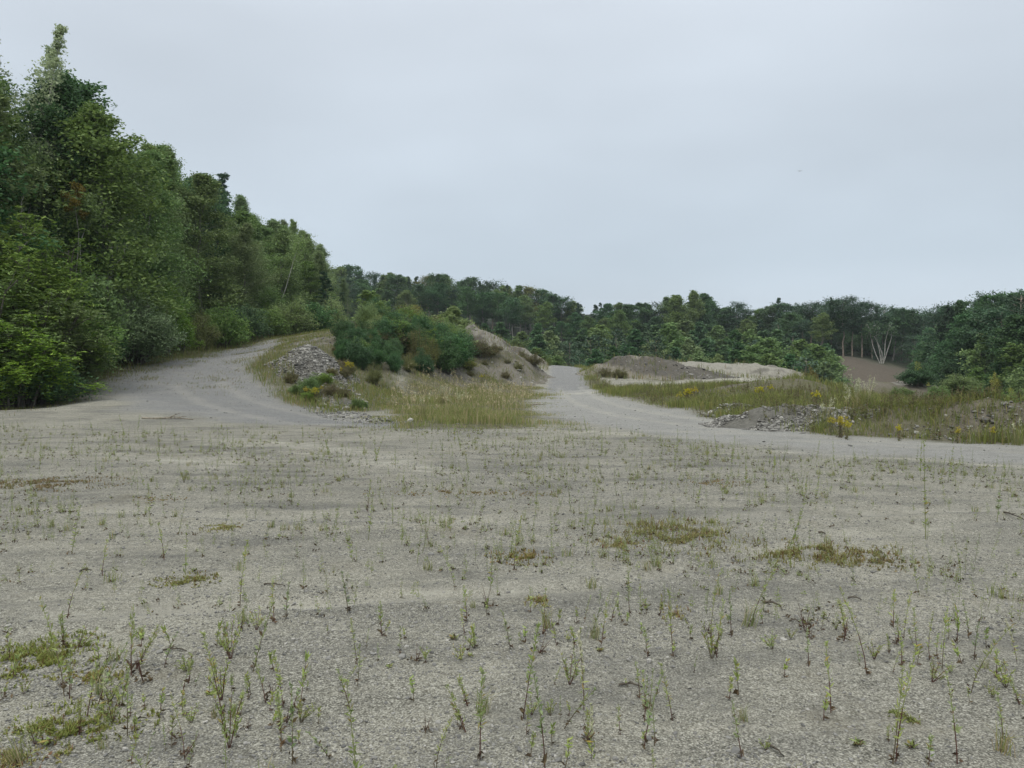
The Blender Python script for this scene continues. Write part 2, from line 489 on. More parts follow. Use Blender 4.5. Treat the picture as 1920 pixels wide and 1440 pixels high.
def bark_mat(name, c1, c2, scale=6.0):
    m, nt = new_mat(name)
    out = nd(nt, 'ShaderNodeOutputMaterial')
    tc = nd(nt, 'ShaderNodeTexCoord')
    mp = nd(nt, 'ShaderNodeMapping', {'Vector': tc.outputs['Object'], 'Scale': (1, 1, 0.35)})
    f = noise(nt, mp.outputs[0], scale, 4)
    c = ramp(nt, f, [(0.35, c1), (0.65, c2)])
    b = nd(nt, 'ShaderNodeBsdfPrincipled', {'Base Color': c, 'Roughness': 0.9})
    bp = nd(nt, 'ShaderNodeBump', {'Strength': 0.5, 'Distance': 0.02, 'Height': f})
    nt.links.new(bp.outputs[0], b.inputs['Normal'])
    nt.links.new(b.outputs[0], out.inputs[0])
    return m

def stone_mat(name, stops, var_scale=18.0):
    m, nt = new_mat(name)
    out = nd(nt, 'ShaderNodeOutputMaterial')
    g = nd(nt, 'ShaderNodeNewGeometry')
    c = ramp(nt, g.outputs['Random Per Island'], stops)
    f = noise(nt, g.outputs['Position'], var_scale, 4)
    c = mixc(nt, mrange(nt, f, 0.3, 0.7, 0.0, 0.45), c, (0.16, 0.155, 0.14))
    b = nd(nt, 'ShaderNodeBsdfPrincipled', {'Base Color': c, 'Roughness': 0.85, 'Specular IOR Level': 0.3})
    nt.links.new(b.outputs[0], out.inputs[0])
    return m

def plain(name, col, rough=0.8):
    m, nt = new_mat(name)
    out = nd(nt, 'ShaderNodeOutputMaterial')
    g = nd(nt, 'ShaderNodeNewGeometry')
    f = noise(nt, g.outputs['Position'], 25.0, 3)
    c = mixc(nt, f, tuple(x * 0.75 for x in col), tuple(min(1, x * 1.25) for x in col))
    b = nd(nt, 'ShaderNodeBsdfPrincipled', {'Base Color': c, 'Roughness': rough, 'Specular IOR Level': 0.3})
    nt.links.new(b.outputs[0], out.inputs[0])
    return m

def ground_mat():
    """Gravel, sand, bare soil, turf and forest litter, told apart by the masks stored on the sheet."""
    m, nt = new_mat('ground')
    out = nd(nt, 'ShaderNodeOutputMaterial')
    pos = nd(nt, 'ShaderNodeNewGeometry').outputs['Position']
    A = lambda n: nd(nt, 'ShaderNodeAttribute', attribute_name=n).outputs['Fac']
    n_big = noise(nt, pos, 0.45, 4, 0.6)
    n_mid = noise(nt, pos, 2.2, 5, 0.65)
    n_fin = noise(nt, pos, 14.0, 5, 0.7)
    n_gr = noise(nt, pos, 70.0, 3, 0.7)
    mp = nd(nt, 'ShaderNodeMapping', {'Vector': pos, 'Rotation': (0, 0, 0.35), 'Scale': (0.5, 2.4, 1)})
    n_str = noise(nt, mp.outputs[0], 1.1, 6, 0.7)
    mp2 = nd(nt, 'ShaderNodeMapping', {'Vector': pos, 'Location': (7, 3, 2), 'Rotation': (0, 0, 0.2), 'Scale': (0.55, 1.5, 1)})
    n_str2 = noise(nt, mp2.outputs[0], 0.8, 7, 0.72)
    v1 = nd(nt, 'ShaderNodeTexVoronoi', {'Vector': pos, 'Scale': 85.0, 'Randomness': 1.0})
    v2 = nd(nt, 'ShaderNodeTexVoronoi', {'Vector': pos, 'Scale': 210.0})
    n_sp = math_(nt, 'ADD', math_(nt, 'MULTIPLY', noise(nt, pos, 105.0, 2, 0.6), 0.68), math_(nt, 'MULTIPLY', noise(nt, pos, 34.0, 3, 0.65), 0.32))
    sep1 = nd(nt, 'ShaderNodeSeparateColor', {0: v1.outputs['Color']}).outputs[0]
    sep2 = nd(nt, 'ShaderNodeSeparateColor', {0: v2.outputs['Color']}).outputs[0]
    grav = ramp(nt, sep1, [(0.0, (0.09, 0.086, 0.068)), (0.35, (0.205, 0.197, 0.160)), (0.7, (0.27, 0.26, 0.212)), (1.0, (0.46, 0.445, 0.37))])
    grav2 = ramp(nt, sep2, [(0.0, (0.105, 0.10, 0.08)), (0.5, (0.225, 0.216, 0.174)), (1.0, (0.38, 0.365, 0.30))])
    g = mixc(nt, mrange(nt, n_mid, 0.4, 0.62), grav, grav2)
    sand = ramp(nt, n_sp, [(0.385, (0.20, 0.187, 0.14)), (0.48, (0.36, 0.342, 0.27)), (0.62, (0.52, 0.50, 0.415))])
    # streaks and drifts of pale sand between the gravel
    sf = math_(nt, 'ADD', math_(nt, 'MULTIPLY', n_str, 0.6), math_(nt, 'MULTIPLY', n_big, 0.5))
    sf = mrange(nt, sf, 0.48, 0.61, 0.0, 0.85)
    sf = math_(nt, 'MULTIPLY', sf, mrange(nt, n_fin, 0.35, 0.6, 0.25, 1.0))
    g = mixc(nt, 0.72, g, ramp(nt, n_sp, [(0.385, (0.04, 0.038, 0.031)), (0.465, (0.17, 0.163, 0.132)), (0.53, (0.285, 0.274, 0.224)), (0.61, (0.60, 0.58, 0.49))]))
    base = mixc(nt, sf, g, sand)
    dk = mrange(nt, math_(nt, 'ADD', math_(nt, 'MULTIPLY', n_str2, 0.6), math_(nt, 'MULTIPLY', n_mid, 0.4)), 0.5, 0.62, 0.0, 0.62)
    base = mixc(nt, dk, base, mixc(nt, sep1, (0.10, 0.098, 0.088), (0.205, 0.20, 0.175)))
    # reddish brown film of moss and litter
    n_moss = noise(nt, pos, 0.9, 5, 0.7)
    base = mixc(nt, mrange(nt, n_moss, 0.56, 0.74, 0.0, 0.42), base, (0.16, 0.135, 0.085))
    # driven track: cleaner, bluer, lighter stone
    road = mixc(nt, n_fin, (0.26, 0.255, 0.23), (0.40, 0.394, 0.36))
    road = mixc(nt, mrange(nt, n_str, 0.45, 0.7, 0, 0.5), road, (0.30, 0.292, 0.262))
    road = mixc(nt, 0.5, road, ramp(nt, n_sp, [(0.385, (0.10, 0.098, 0.088)), (0.5, (0.30, 0.294, 0.265)), (0.61, (0.57, 0.56, 0.51))]))
    road = mixc(nt, mrange(nt, n_mid, 0.48, 0.7, 0, 0.5), road, (0.215, 0.211, 0.19))
    base = mixc(nt, A('road'), base, road)
    base = mixc(nt, math_(nt, 'MULTIPLY', A('sand'), math_(nt, 'MULTIPLY', mrange(nt, n_mid, 0.38, 0.62, 0.15, 0.85), mrange(nt, n_str, 0.35, 0.6, 0.3, 1.0))), base, mixc(nt, n_mid, (0.42, 0.40, 0.32), (0.54, 0.515, 0.43)))
    soil = mixc(nt, n_mid, (0.075, 0.068, 0.038), (0.15, 0.145, 0.075))
    base = mixc(nt, math_(nt, 'MULTIPLY', A('turf'), mrange(nt, n_mid, 0.3, 0.55, 0.5, 1.0)), base, soil)
    scarp = mixc(nt, n_mid, (0.070, 0.059, 0.047), (0.135, 0.116, 0.092))
    trk = mixc(nt, 0.62, mixc(nt, n_mid, (0.155, 0.156, 0.152), (0.24, 0.24, 0.232)), ramp(nt, n_sp, [(0.385, (0.07, 0.07, 0.068)), (0.5, (0.215, 0.214, 0.205)), (0.61, (0.48, 0.475, 0.45))]))
    trk = mixc(nt, mrange(nt, n_str, 0.5, 0.66, 0, 0.45), trk, (0.30, 0.29, 0.25))
    base = mixc(nt, math_(nt, 'MULTIPLY', A('track'), mrange(nt, n_mid, 0.3, 0.5, 0.6, 1.0)), base, trk)
    base = mixc(nt, mrange(nt, n_str2, 0.5, 0.68, 0.0, 0.32), base, mixc(nt, 0.5, base, (0.075, 0.074, 0.066)))
    base = mixc(nt, 1.0, base, (0.90, 0.907, 0.928), 'MULTIPLY')
    base = mixc(nt, A('scarp'), base, scarp)
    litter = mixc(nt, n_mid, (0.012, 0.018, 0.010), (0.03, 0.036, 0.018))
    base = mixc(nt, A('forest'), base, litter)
    b = nd(nt, 'ShaderNodeBsdfPrincipled', {'Base Color': base, 'Roughness': 0.95, 'Specular IOR Level': 0.15})
    hgt = math_(nt, 'ADD', math_(nt, 'MULTIPLY', sep1, 0.5), math_(nt, 'ADD', math_(nt, 'MULTIPLY', n_fin, 1.3), math_(nt, 'ADD', math_(nt, 'MULTIPLY', n_sp, 0.9), math_(nt, 'MULTIPLY', sep2, 0.22))))
    bp = nd(nt, 'ShaderNodeBump', {'Strength': 0.9, 'Distance': 0.022, 'Height': hgt})
    nt.links.new(bp.outputs[0], b.inputs['Normal'])
    nt.links.new(b.outputs[0], out.inputs[0])
    return m

def heap_mat(name, c_lo, c_hi, c_patch, patch=(0.5, 0.66), scale=1.0, streak=True, foot=None):
    """Loose earth: two tones, patches of a third, runnels down the face."""
    m, nt = new_mat(name)
    out = nd(nt, 'ShaderNodeOutputMaterial')
    pos = nd(nt, 'ShaderNodeNewGeometry').outputs['Position']
    n1 = noise(nt, pos, 1.6 * scale, 5, 0.7)
    n2 = noise(nt, pos, 0.42 * scale, 4, 0.6)
    n3 = noise(nt, pos, 11.0 * scale, 4, 0.7)
    mp = nd(nt, 'ShaderNodeMapping', {'Vector': pos, 'Scale': (2.2, 0.8, 0.5)})
    n4 = noise(nt, mp.outputs[0], 1.3 * scale, 4, 0.6)
    c = mixc(nt, mrange(nt, n3, 0.3, 0.7), c_lo, c_hi)
    c = mixc(nt, mrange(nt, n2, patch[0], patch[1], 0, 0.9), c, c_patch)
    if foot:                                       # sandier layer tipped against the lower near side
        sx = nd(nt, 'ShaderNodeSeparateXYZ', {0: pos})
        q = math_(nt, 'ADD', sx.outputs['Z'], math_(nt, 'MULTIPLY', math_(nt, 'SUBTRACT', sx.outputs['X'], foot[1]), foot[2]))
        q = math_(nt, 'ADD', q, math_(nt, 'MULTIPLY', n2, 1.4))
        c = mixc(nt, mrange(nt, q, foot[0] + .62, foot[0] + .95, 1, 0), c, mixc(nt, n3, tuple(x * .8 for x in c_patch), tuple(x * 1.15 for x in c_patch)))
    c = mixc(nt, mrange(nt, n4 if streak else n1, 0.5, 0.72, 0, 0.5), c, tuple(x * 0.62 for x in c_lo))
    b = nd(nt, 'ShaderNodeBsdfPrincipled', {'Base Color': c, 'Roughness': 0.95, 'Specular IOR Level': 0.15})
    h = math_(nt, 'ADD', math_(nt, 'MULTIPLY', n4, 1.0), math_(nt, 'MULTIPLY', n3, 0.4))
    bp = nd(nt, 'ShaderNodeBump', {'Strength': 0.8, 'Distance': 0.14, 'Height': h})
    nt.links.new(bp.outputs[0], b.inputs['Normal'])
    nt.links.new(b.outputs[0], out.inputs[0])
    return m

M = {}
M['ground'] = ground_mat()
M['bark_dark'] = bark_mat('bark_dark', (0.045, 0.04, 0.032), (0.10, 0.09, 0.075))
M['bark_grey'] = bark_mat('bark_grey', (0.12, 0.115, 0.10), (0.22, 0.21, 0.19))
M['bark_birch'] = bark_mat('bark_birch', (0.22, 0.21, 0.185), (0.46, 0.45, 0.41), 9.0)
M['bark_pine'] = bark_mat('bark_pine', (0.19, 0.15, 0.12), (0.32, 0.27, 0.22))
M['leaf_dark'] = leaf_mat('leaf_dark', (0.026, 0.060, 0.026), (0.052, 0.100, 0.038), gain=1.8)
M['leaf_mid'] = leaf_mat('leaf_mid', (0.052, 0.090, 0.030), (0.104, 0.152, 0.050), gain=1.8)
M['leaf_olive'] = leaf_mat('leaf_olive', (0.072, 0.112, 0.044), (0.138, 0.188, 0.076), gain=1.8)
M['leaf_pale'] = leaf_mat('leaf_pale', (0.12, 0.155, 0.09), (0.24, 0.28, 0.18), 0.45, gain=1.8)
M['leaf_bright'] = leaf_mat('leaf_bright', (0.055, 0.108, 0.024), (0.120, 0.185, 0.042), 0.35, gain=1.8)
M['leaf_willow'] = leaf_mat('leaf_willow', (0.052, 0.090, 0.036), (0.125, 0.175, 0.082), 0.25, gain=1.8)
M['leaf_brown'] = leaf_mat('leaf_brown', (0.066, 0.078, 0.026), (0.118, 0.124, 0.044), 0.3, gain=1.8)
M['leaf_orange'] = leaf_mat('leaf_orange', (0.075, 0.072, 0.016), (0.110, 0.085, 0.020), 0.35, gain=1.8)
M['leaf_yellow'] = leaf_mat('leaf_yellow', (0.15, 0.17, 0.035), (0.25, 0.25, 0.06), 0.35, gain=1.8)
M['needle'] = leaf_mat('needle', (0.018, 0.040, 0.024), (0.042, 0.075, 0.040), 0.12, gain=1.8)
M['grass'] = leaf_mat('grass', (0.125, 0.175, 0.05), (0.27, 0.29, 0.105), 0.35, 0.0, (0.36, 0.31, 0.17), 0.28)
M['grass_green'] = leaf_mat('grass_green', (0.11, 0.145, 0.042), (0.24, 0.255, 0.09), 0.35, 0.0, (0.30, 0.26, 0.12), 0.12)
M['grass_edge'] = leaf_mat('grass_edge', (0.095, 0.14, 0.04), (0.22, 0.235, 0.075), 0.3, 0.0, (0.26, 0.21, 0.10), 0.22)
M['weed'] = leaf_mat('weed', (0.20, 0.265, 0.075), (0.37, 0.44, 0.165), 0.42, 0.2, (0.33, 0.27, 0.09), 0.10)
M['weed_grey'] = leaf_mat('weed_grey', (0.16, 0.22, 0.09), (0.30, 0.36, 0.18), 0.3, 0.2, (0.12, 0.09, 0.045), 0.16)
M['weed_dry'] = leaf_mat('weed_dry', (0.045, 0.035, 0.022), (0.14, 0.10, 0.055), 0.15, 0.2)
M['weed_dark'] = leaf_mat('weed_dark', (0.085, 0.105, 0.04), (0.20, 0.205, 0.085), 0.3, 0.1, (0.15, 0.11, 0.07), 0.35)
M['weed_stem'] = plain('weed_stem', (0.105, 0.085, 0.05))
M['green_stem'] = plain('green_stem', (0.19, 0.21, 0.085))
M['red_stem'] = plain('red_stem', (0.085, 0.040, 0.030))
M['spike'] = leaf_mat('spike', (0.34, 0.36, 0.22), (0.52, 0.52, 0.37), 0.3, 0.1)
M['straw'] = leaf_mat('straw', (0.36, 0.32, 0.18), (0.50, 0.45, 0.28), 0.3, 0.1)
M['goldenrod'] = leaf_mat('goldenrod', (0.34, 0.31, 0.018), (0.50, 0.46, 0.04), 0.25, 0.1)
M['moss'] = leaf_mat('moss', (0.17, 0.18, 0.06), (0.31, 0.30, 0.115), 0.3, 0.15, (0.17, 0.10, 0.05), 0.18)
M['moss_green'] = leaf_mat('moss_green', (0.13, 0.175, 0.045), (0.27, 0.31, 0.095), 0.3, 0.1, (0.16, 0.12, 0.05), 0.14)
M['moss_red'] = leaf_mat('moss_red', (0.17, 0.12, 0.06), (0.30, 0.235, 0.10), 0.3, 0.1, (0.15, 0.17, 0.05), 0.22)
M['stone'] = stone_mat('stone', [(0.0, (0.075, 0.072, 0.066)), (0.4, (0.15, 0.146, 0.134)), (0.75, (0.225, 0.22, 0.20)), (1.0, (0.44, 0.43, 0.39))])
M['pebble'] = stone_mat('pebble', [(0.0, (0.085, 0.085, 0.083)), (0.4, (0.17, 0.168, 0.158)), (0.88, (0.27, 0.265, 0.245)), (1.0, (0.42, 0.405, 0.37))], 60.0)
M['twig'] = bark_mat('twig', (0.03, 0.025, 0.02), (0.09, 0.075, 0.055), 20)
M['dead_wood'] = bark_mat('dead_wood', (0.13, 0.11, 0.08), (0.30, 0.27, 0.21), 20)
M['heap_gravel'] = heap_mat('heap_gravel', (0.085, 0.082, 0.072), (0.16, 0.155, 0.135), (0.22, 0.205, 0.16), (0.52, 0.68))
M['heap_earth'] = heap_mat('heap_earth', (0.085, 0.076, 0.058), (0.16, 0.145, 0.115), (0.095, 0.095, 0.048))
M['heap_erode'] = heap_mat('heap_erode', (0.125, 0.115, 0.095), (0.205, 0.19, 0.16), (0.09, 0.086, 0.055), (0.47, 0.6), 1.4)
M['heap_sand'] = heap_mat('heap_sand', (0.145, 0.136, 0.116), (0.235, 0.224, 0.193), (0.08, 0.072, 0.062), (0.54, 0.62))
M['heap_dark'] = heap_mat('heap_dark', (0.072, 0.066, 0.056), (0.122, 0.113, 0.096), (0.20, 0.185, 0.15), (0.60, 0.66), 0.8, foot=(1.25, 9.8, 0.26))
M['heap_pale'] = heap_mat('heap_pale', (0.20, 0.19, 0.16), (0.29, 0.278, 0.236), (0.125, 0.118, 0.10), (0.54, 0.66), 1.5)
M['bird'] = plain('bird', (0.03, 0.03, 0.032))

# ------------------------------------------------------------------ the ground sheet
ROAD_R = [(5.6, 78, 1.7), (4.6, 64, 1.55), (3.8, 52, 1.5), (3.4, 44, 1.7), (3.2, 35, 2.3), (3.5, 28, 2.7), (4.8, 21.5, 2.6), (8.0, 16.0, 2.5), (12.8, 12.2, 2.6), (22, 8, 2.8)]
ROAD_L = [(-30, 72, 2.2), (-25.5, 67.5, 2.3), (-21.5, 61, 2.5), (-17.8, 50, 2.7), (-16.3, 41, 2.8), (-14.2, 34, 3.0), (-10.5, 28, 2.8), (-6.0, 24, 2.0), (-2.2, 21.6, 1.3)]
GRASS_A = [(-3.3, 20.6), (0.2, 20.0), (0.7, 23), (0.5, 31), (1.4, 44), (1.9, 56), (-2, 53), (-6.4, 46), (-5.6, 36), (-4.0, 27)]
GRASS_B = [(6.6, 78), (5.9, 62), (5.3, 52), (5.2, 44), (5.6, 36), (6.4, 29), (6.2, 24), (6.4, 21.2), (8.4, 17.9), (10.5, 15.9), (18, 12), (27, 8), (30, 12), (19, 18), (15, 25), (16.5, 32), (14.5, 40), (9.5, 46), (7.2, 52), (6.9, 62), (7.1, 78)]
SPUR = [(-10.5, 33), (-12.8, 37), (-14.3, 48), (-17.3, 57), (-20.5, 64), (-27, 71), (-34, 88), (-9, 86), (-9, 70), (-4, 64), (2.5, 62), (2.4, 58), (-2, 53), (-6.4, 46), (-5.4, 36), (-5.0, 30), (-6.5, 27)]
def masks(x, y):
    e = (fbm(x * 0.7, y * 0.7, 21, 3) - 0.5)
    e2 = (fbm(x * 0.9, y * 0.9, 33, 3) - 0.5)
    road = np.maximum(sstep(1.25, 0.72, poly_d(x, y, ROAD_R) + e * 0.5), 0.85 * sstep(1.2, 0.7, poly_d(x, y, ROAD_L) + e * 0.5))
    d = np.hypot(x, y)
    sand = np.zeros(x.shape)
    for pts in ([(-6.2, 17.2, .5), (-3.6, 15.5, .6), (-2.0, 13.0, .55)], [(-7.5, 14.3, .35), (-5.4, 13.2, .6), (-4.6, 12.2, .3)], [(-4.4, 14.8, .12), (-1.5, 12.4, .35), (-.8, 11.6, .3)],
                [(-6.6, 27.6, .7), (-5.4, 25.6, .6), (-3.5, 23.0, .35), (0, 20.2, .3), (3, 18.8, .3)], [(4.5, 15.6, .16), (8.5, 12.4, .16), (12, 10.2, .2)],
                [(3.2, 46.5, .9), (5.0, 45.5, .9)], [(7.4, 50, 1.0), (10, 54.5, 1.7), (14, 58.5, 2.0), (19, 63, 3.0), (23, 68, 4)]):
        sand = np.maximum(sand, sstep(1.3, 0.35, poly_d(x, y, pts) + e2 * 1.3))
    for pts in RUTS:
        sand = np.maximum(sand, .62 * sstep(2.0, .3, poly_d(x, y, pts) + e2 * 1.6))
    turf = np.maximum(poly_soft(x, y, GRASS_A, .5), np.maximum(poly_soft(x, y, GRASS_B, .5), 0.9 * poly_soft(x, y, SPUR, .8)))
    turf = np.maximum(turf, sstep(-17.6, -19.2, x + e * 3) * sstep(22, 28, y))
    turf = np.maximum(turf, sstep(9, 13, x + e * 3) * sstep(17, 21, y) * (1 - sand))
    turf = np.maximum(turf, 0.8 * sstep(84, 92, y)) * sstep(.75, 1.1, poly_d(x, y, SAND_STRIP))
    far = sstep(98, 112, y - 0.25 * np.abs(x))
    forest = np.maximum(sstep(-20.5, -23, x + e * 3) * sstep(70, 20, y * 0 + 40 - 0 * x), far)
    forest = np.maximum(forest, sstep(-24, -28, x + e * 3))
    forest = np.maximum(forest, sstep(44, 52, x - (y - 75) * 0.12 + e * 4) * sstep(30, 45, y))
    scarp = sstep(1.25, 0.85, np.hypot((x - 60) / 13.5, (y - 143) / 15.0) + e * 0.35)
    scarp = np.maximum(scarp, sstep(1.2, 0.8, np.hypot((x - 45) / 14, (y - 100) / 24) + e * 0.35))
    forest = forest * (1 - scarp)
    turf = turf * (1 - scarp)
    track = np.maximum(sstep(1.55, .45, poly_d(x, y, ROAD_L) + e * 1.2), sstep(1.1, .8, poly_d(x, y, ROAD_R) + e * .3) * sstep(49, 53, y)) * (1 - sand * .8)
    return dict(track=track * (1 - turf), road=road * (1 - turf), sand=sand, turf=turf, forest=forest, scarp=scarp)

def build_ground():
    n, A, k = 700, 3.47, 6.0
    s = np.linspace(-1, 1, n)
    gx = A * np.sinh(k * s)
    gy = A * np.sinh(k * s) + 7.0
    X, Y = np.meshgrid(gx, gy)
    Z = terrain(X, Y)
    V = np.stack([X, Y, Z], -1).reshape(-1, 3)
    i = (np.arange(n - 1)[:, None] * n + np.arange(n - 1)[None]).reshape(-1)
    mb = MB()
    mb.add(V, np.stack([i, i + 1, i + n + 1, i + n], 1))
    me = mb.mesh('ground', M['ground'], True)
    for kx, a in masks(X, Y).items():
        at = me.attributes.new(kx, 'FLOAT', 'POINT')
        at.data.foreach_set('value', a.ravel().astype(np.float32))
    o = link('ground', me)
    tag(o, 'grey gravel pit floor with two tracks rising to the woods', None, None, 'structure')
build_ground()

# ------------------------------------------------------------------ heaps
def heap_mesh(key, mat, res):
    pts = MOUNDS[key]
    idx = list(MOUNDS).index(key)
    pad = 1.4
    x0, x1 = min(p[0] - p[3] * pad for p in pts), max(p[0] + p[3] * pad for p in pts)
    y0, y1 = min(p[1] - p[3] * pad for p in pts), max(p[1] + p[3] * pad for p in pts)
    gx, gy = np.arange(x0, x1, res), np.arange(y0, y1, res)
    X, Y = np.meshgrid(gx, gy)
    B = bump_of(X, Y, pts, 40 + 7 * idx)
    Z = terrain(X, Y) + np.maximum(B, -0.25)
    nx, ny = len(gx), len(gy)
    i = (np.arange(ny - 1)[:, None] * nx + np.arange(nx - 1)[None]).reshape(-1)
    F = np.stack([i, i + 1, i + nx + 1, i + nx], 1)
    keep = (B.ravel()[F] > 0).any(1)
    F = F[keep]
    used = np.unique(F)
    remap = np.zeros(nx * ny, int); remap[used] = np.arange(len(used))
    mb = MB()
    mb.add(np.stack([X, Y, Z], -1).reshape(-1, 3)[used], remap[F])
    return mb.mesh('heap', mat, True)

def scatter(n, box, dens, rng=R):
    """n points in box (x0, x1, y0, y1), thinned by the density function."""
    out, got = [], 0
    for _ in range(60):
        x = rng.uniform(box[0], box[1], n); y = rng.uniform(box[2], box[3], n)
        m = rng.random(n) < dens(x, y)
        out.append(np.stack([x[m], y[m]], 1)); got += int(m.sum())
        if got >= n:
            break
    p = np.concatenate(out)[:n]
    return p[:, 0], p[:, 1]

def heap(name, label, cat, key, mat, res=0.3, n_st=0, st_size=0.12, dens=None, body='earth', flat=0.45):
    pts = MOUNDS[key]
    base = min(Hz(p[0], p[1]) for p in pts)
    t = thing(name, label, cat, (0, 0, 0))
    link(body, heap_mesh(key, M[mat], res), t)
    if n_st:
        idx = list(MOUNDS).index(key)
        pad = 1.1
        box = (min(p[0] - p[3] * pad for p in pts), max(p[0] + p[3] * pad for p in pts), min(p[1] - p[3] * pad for p in pts), max(p[1] + p[3] * pad for p in pts))
        f = dens or (lambda x, y: np.ones(x.shape))
        x, y = scatter(n_st, box, lambda x, y: (bump_of(x, y, pts, 40 + 7 * idx) > -0.03) * f(x, y))
        s = st_size * np.exp(R.normal(size=len(x)) * 0.45)
        mb = MB()
        stones(mb, np.stack([x, y, H(x, y) + s * 0.12], 1), s, flat=flat)
        link('stones', mb.mesh('stones', M['stone']), t, kind='stuff')
    return t

heap('gravel_pile', 'heap of flat grey stones on the bank beside the curving track', 'gravel pile', 'left_gravel', 'heap_gravel', 0.12, 10000, 0.08, dens=lambda x, y: np.where(y > 34.5, 1.0, sstep(.42, .6, fbm(x * 1.2, y * 1.2, 78, 2))), body='gravel')
heap('gravel_pile', 'low heap of dark grey rubble at the near end of the weedy bank', 'gravel pile', 'right_gravel', 'heap_gravel', 0.08, 8000, 0.055, dens=lambda x, y: sstep(.36, .6, fbm(x * 1.4, y * 1.4, 79, 2)), body='gravel')
heap('gravel_pile', 'small heap of grey stones in the grass behind the rubble heap', 'gravel pile', 'verge_gravel', 'heap_gravel', 0.1, 700, 0.08, body='gravel')
heap('earth_mound', 'brown earth mound grown over with bushes between the two tracks', 'mound', 'bush_mound', 'heap_erode', 0.18, 900, 0.10)
heap('sand_mound', 'high pale sand mound with a dark earth cap behind the bushes', 'mound', 'sand_mound', 'heap_sand', 0.25)
heap('earth_mound', 'dark brown spoil mound with a pale sandy foot beside the straight track', 'mound', 'dark_mound', 'heap_dark', 0.16, 900, 0.10)
heap('sand_bank', 'long pale sand bank with dark streaks along its low top', 'mound', 'sand_bank', 'heap_pale', 0.25)
heap('earth_mound', 'mound smothered in green shrubs in front of the bare scarp', 'mound', 'green_mound', 'heap_earth', 0.35)
heap('sand_ridge', 'pale sand ridge slanting up the foot of the bare scarp', 'mound', 'sand_ridge', 'heap_sand', 0.4)
heap('earth_bank', 'long weedy earth bank with scattered stones along the gravel road', 'bank', 'berm', 'heap_earth', 0.12, 2600, 0.07, dens=lambda x, y: .06 + sstep(0.52, 0.64, fbm(x * 0.8, y * 0.8, 77, 3)))
heap('grassy_hump', 'low grassy hump in the meadow in front of the sand bank', 'mound', 'verge_hump', 'heap_earth', 0.3)
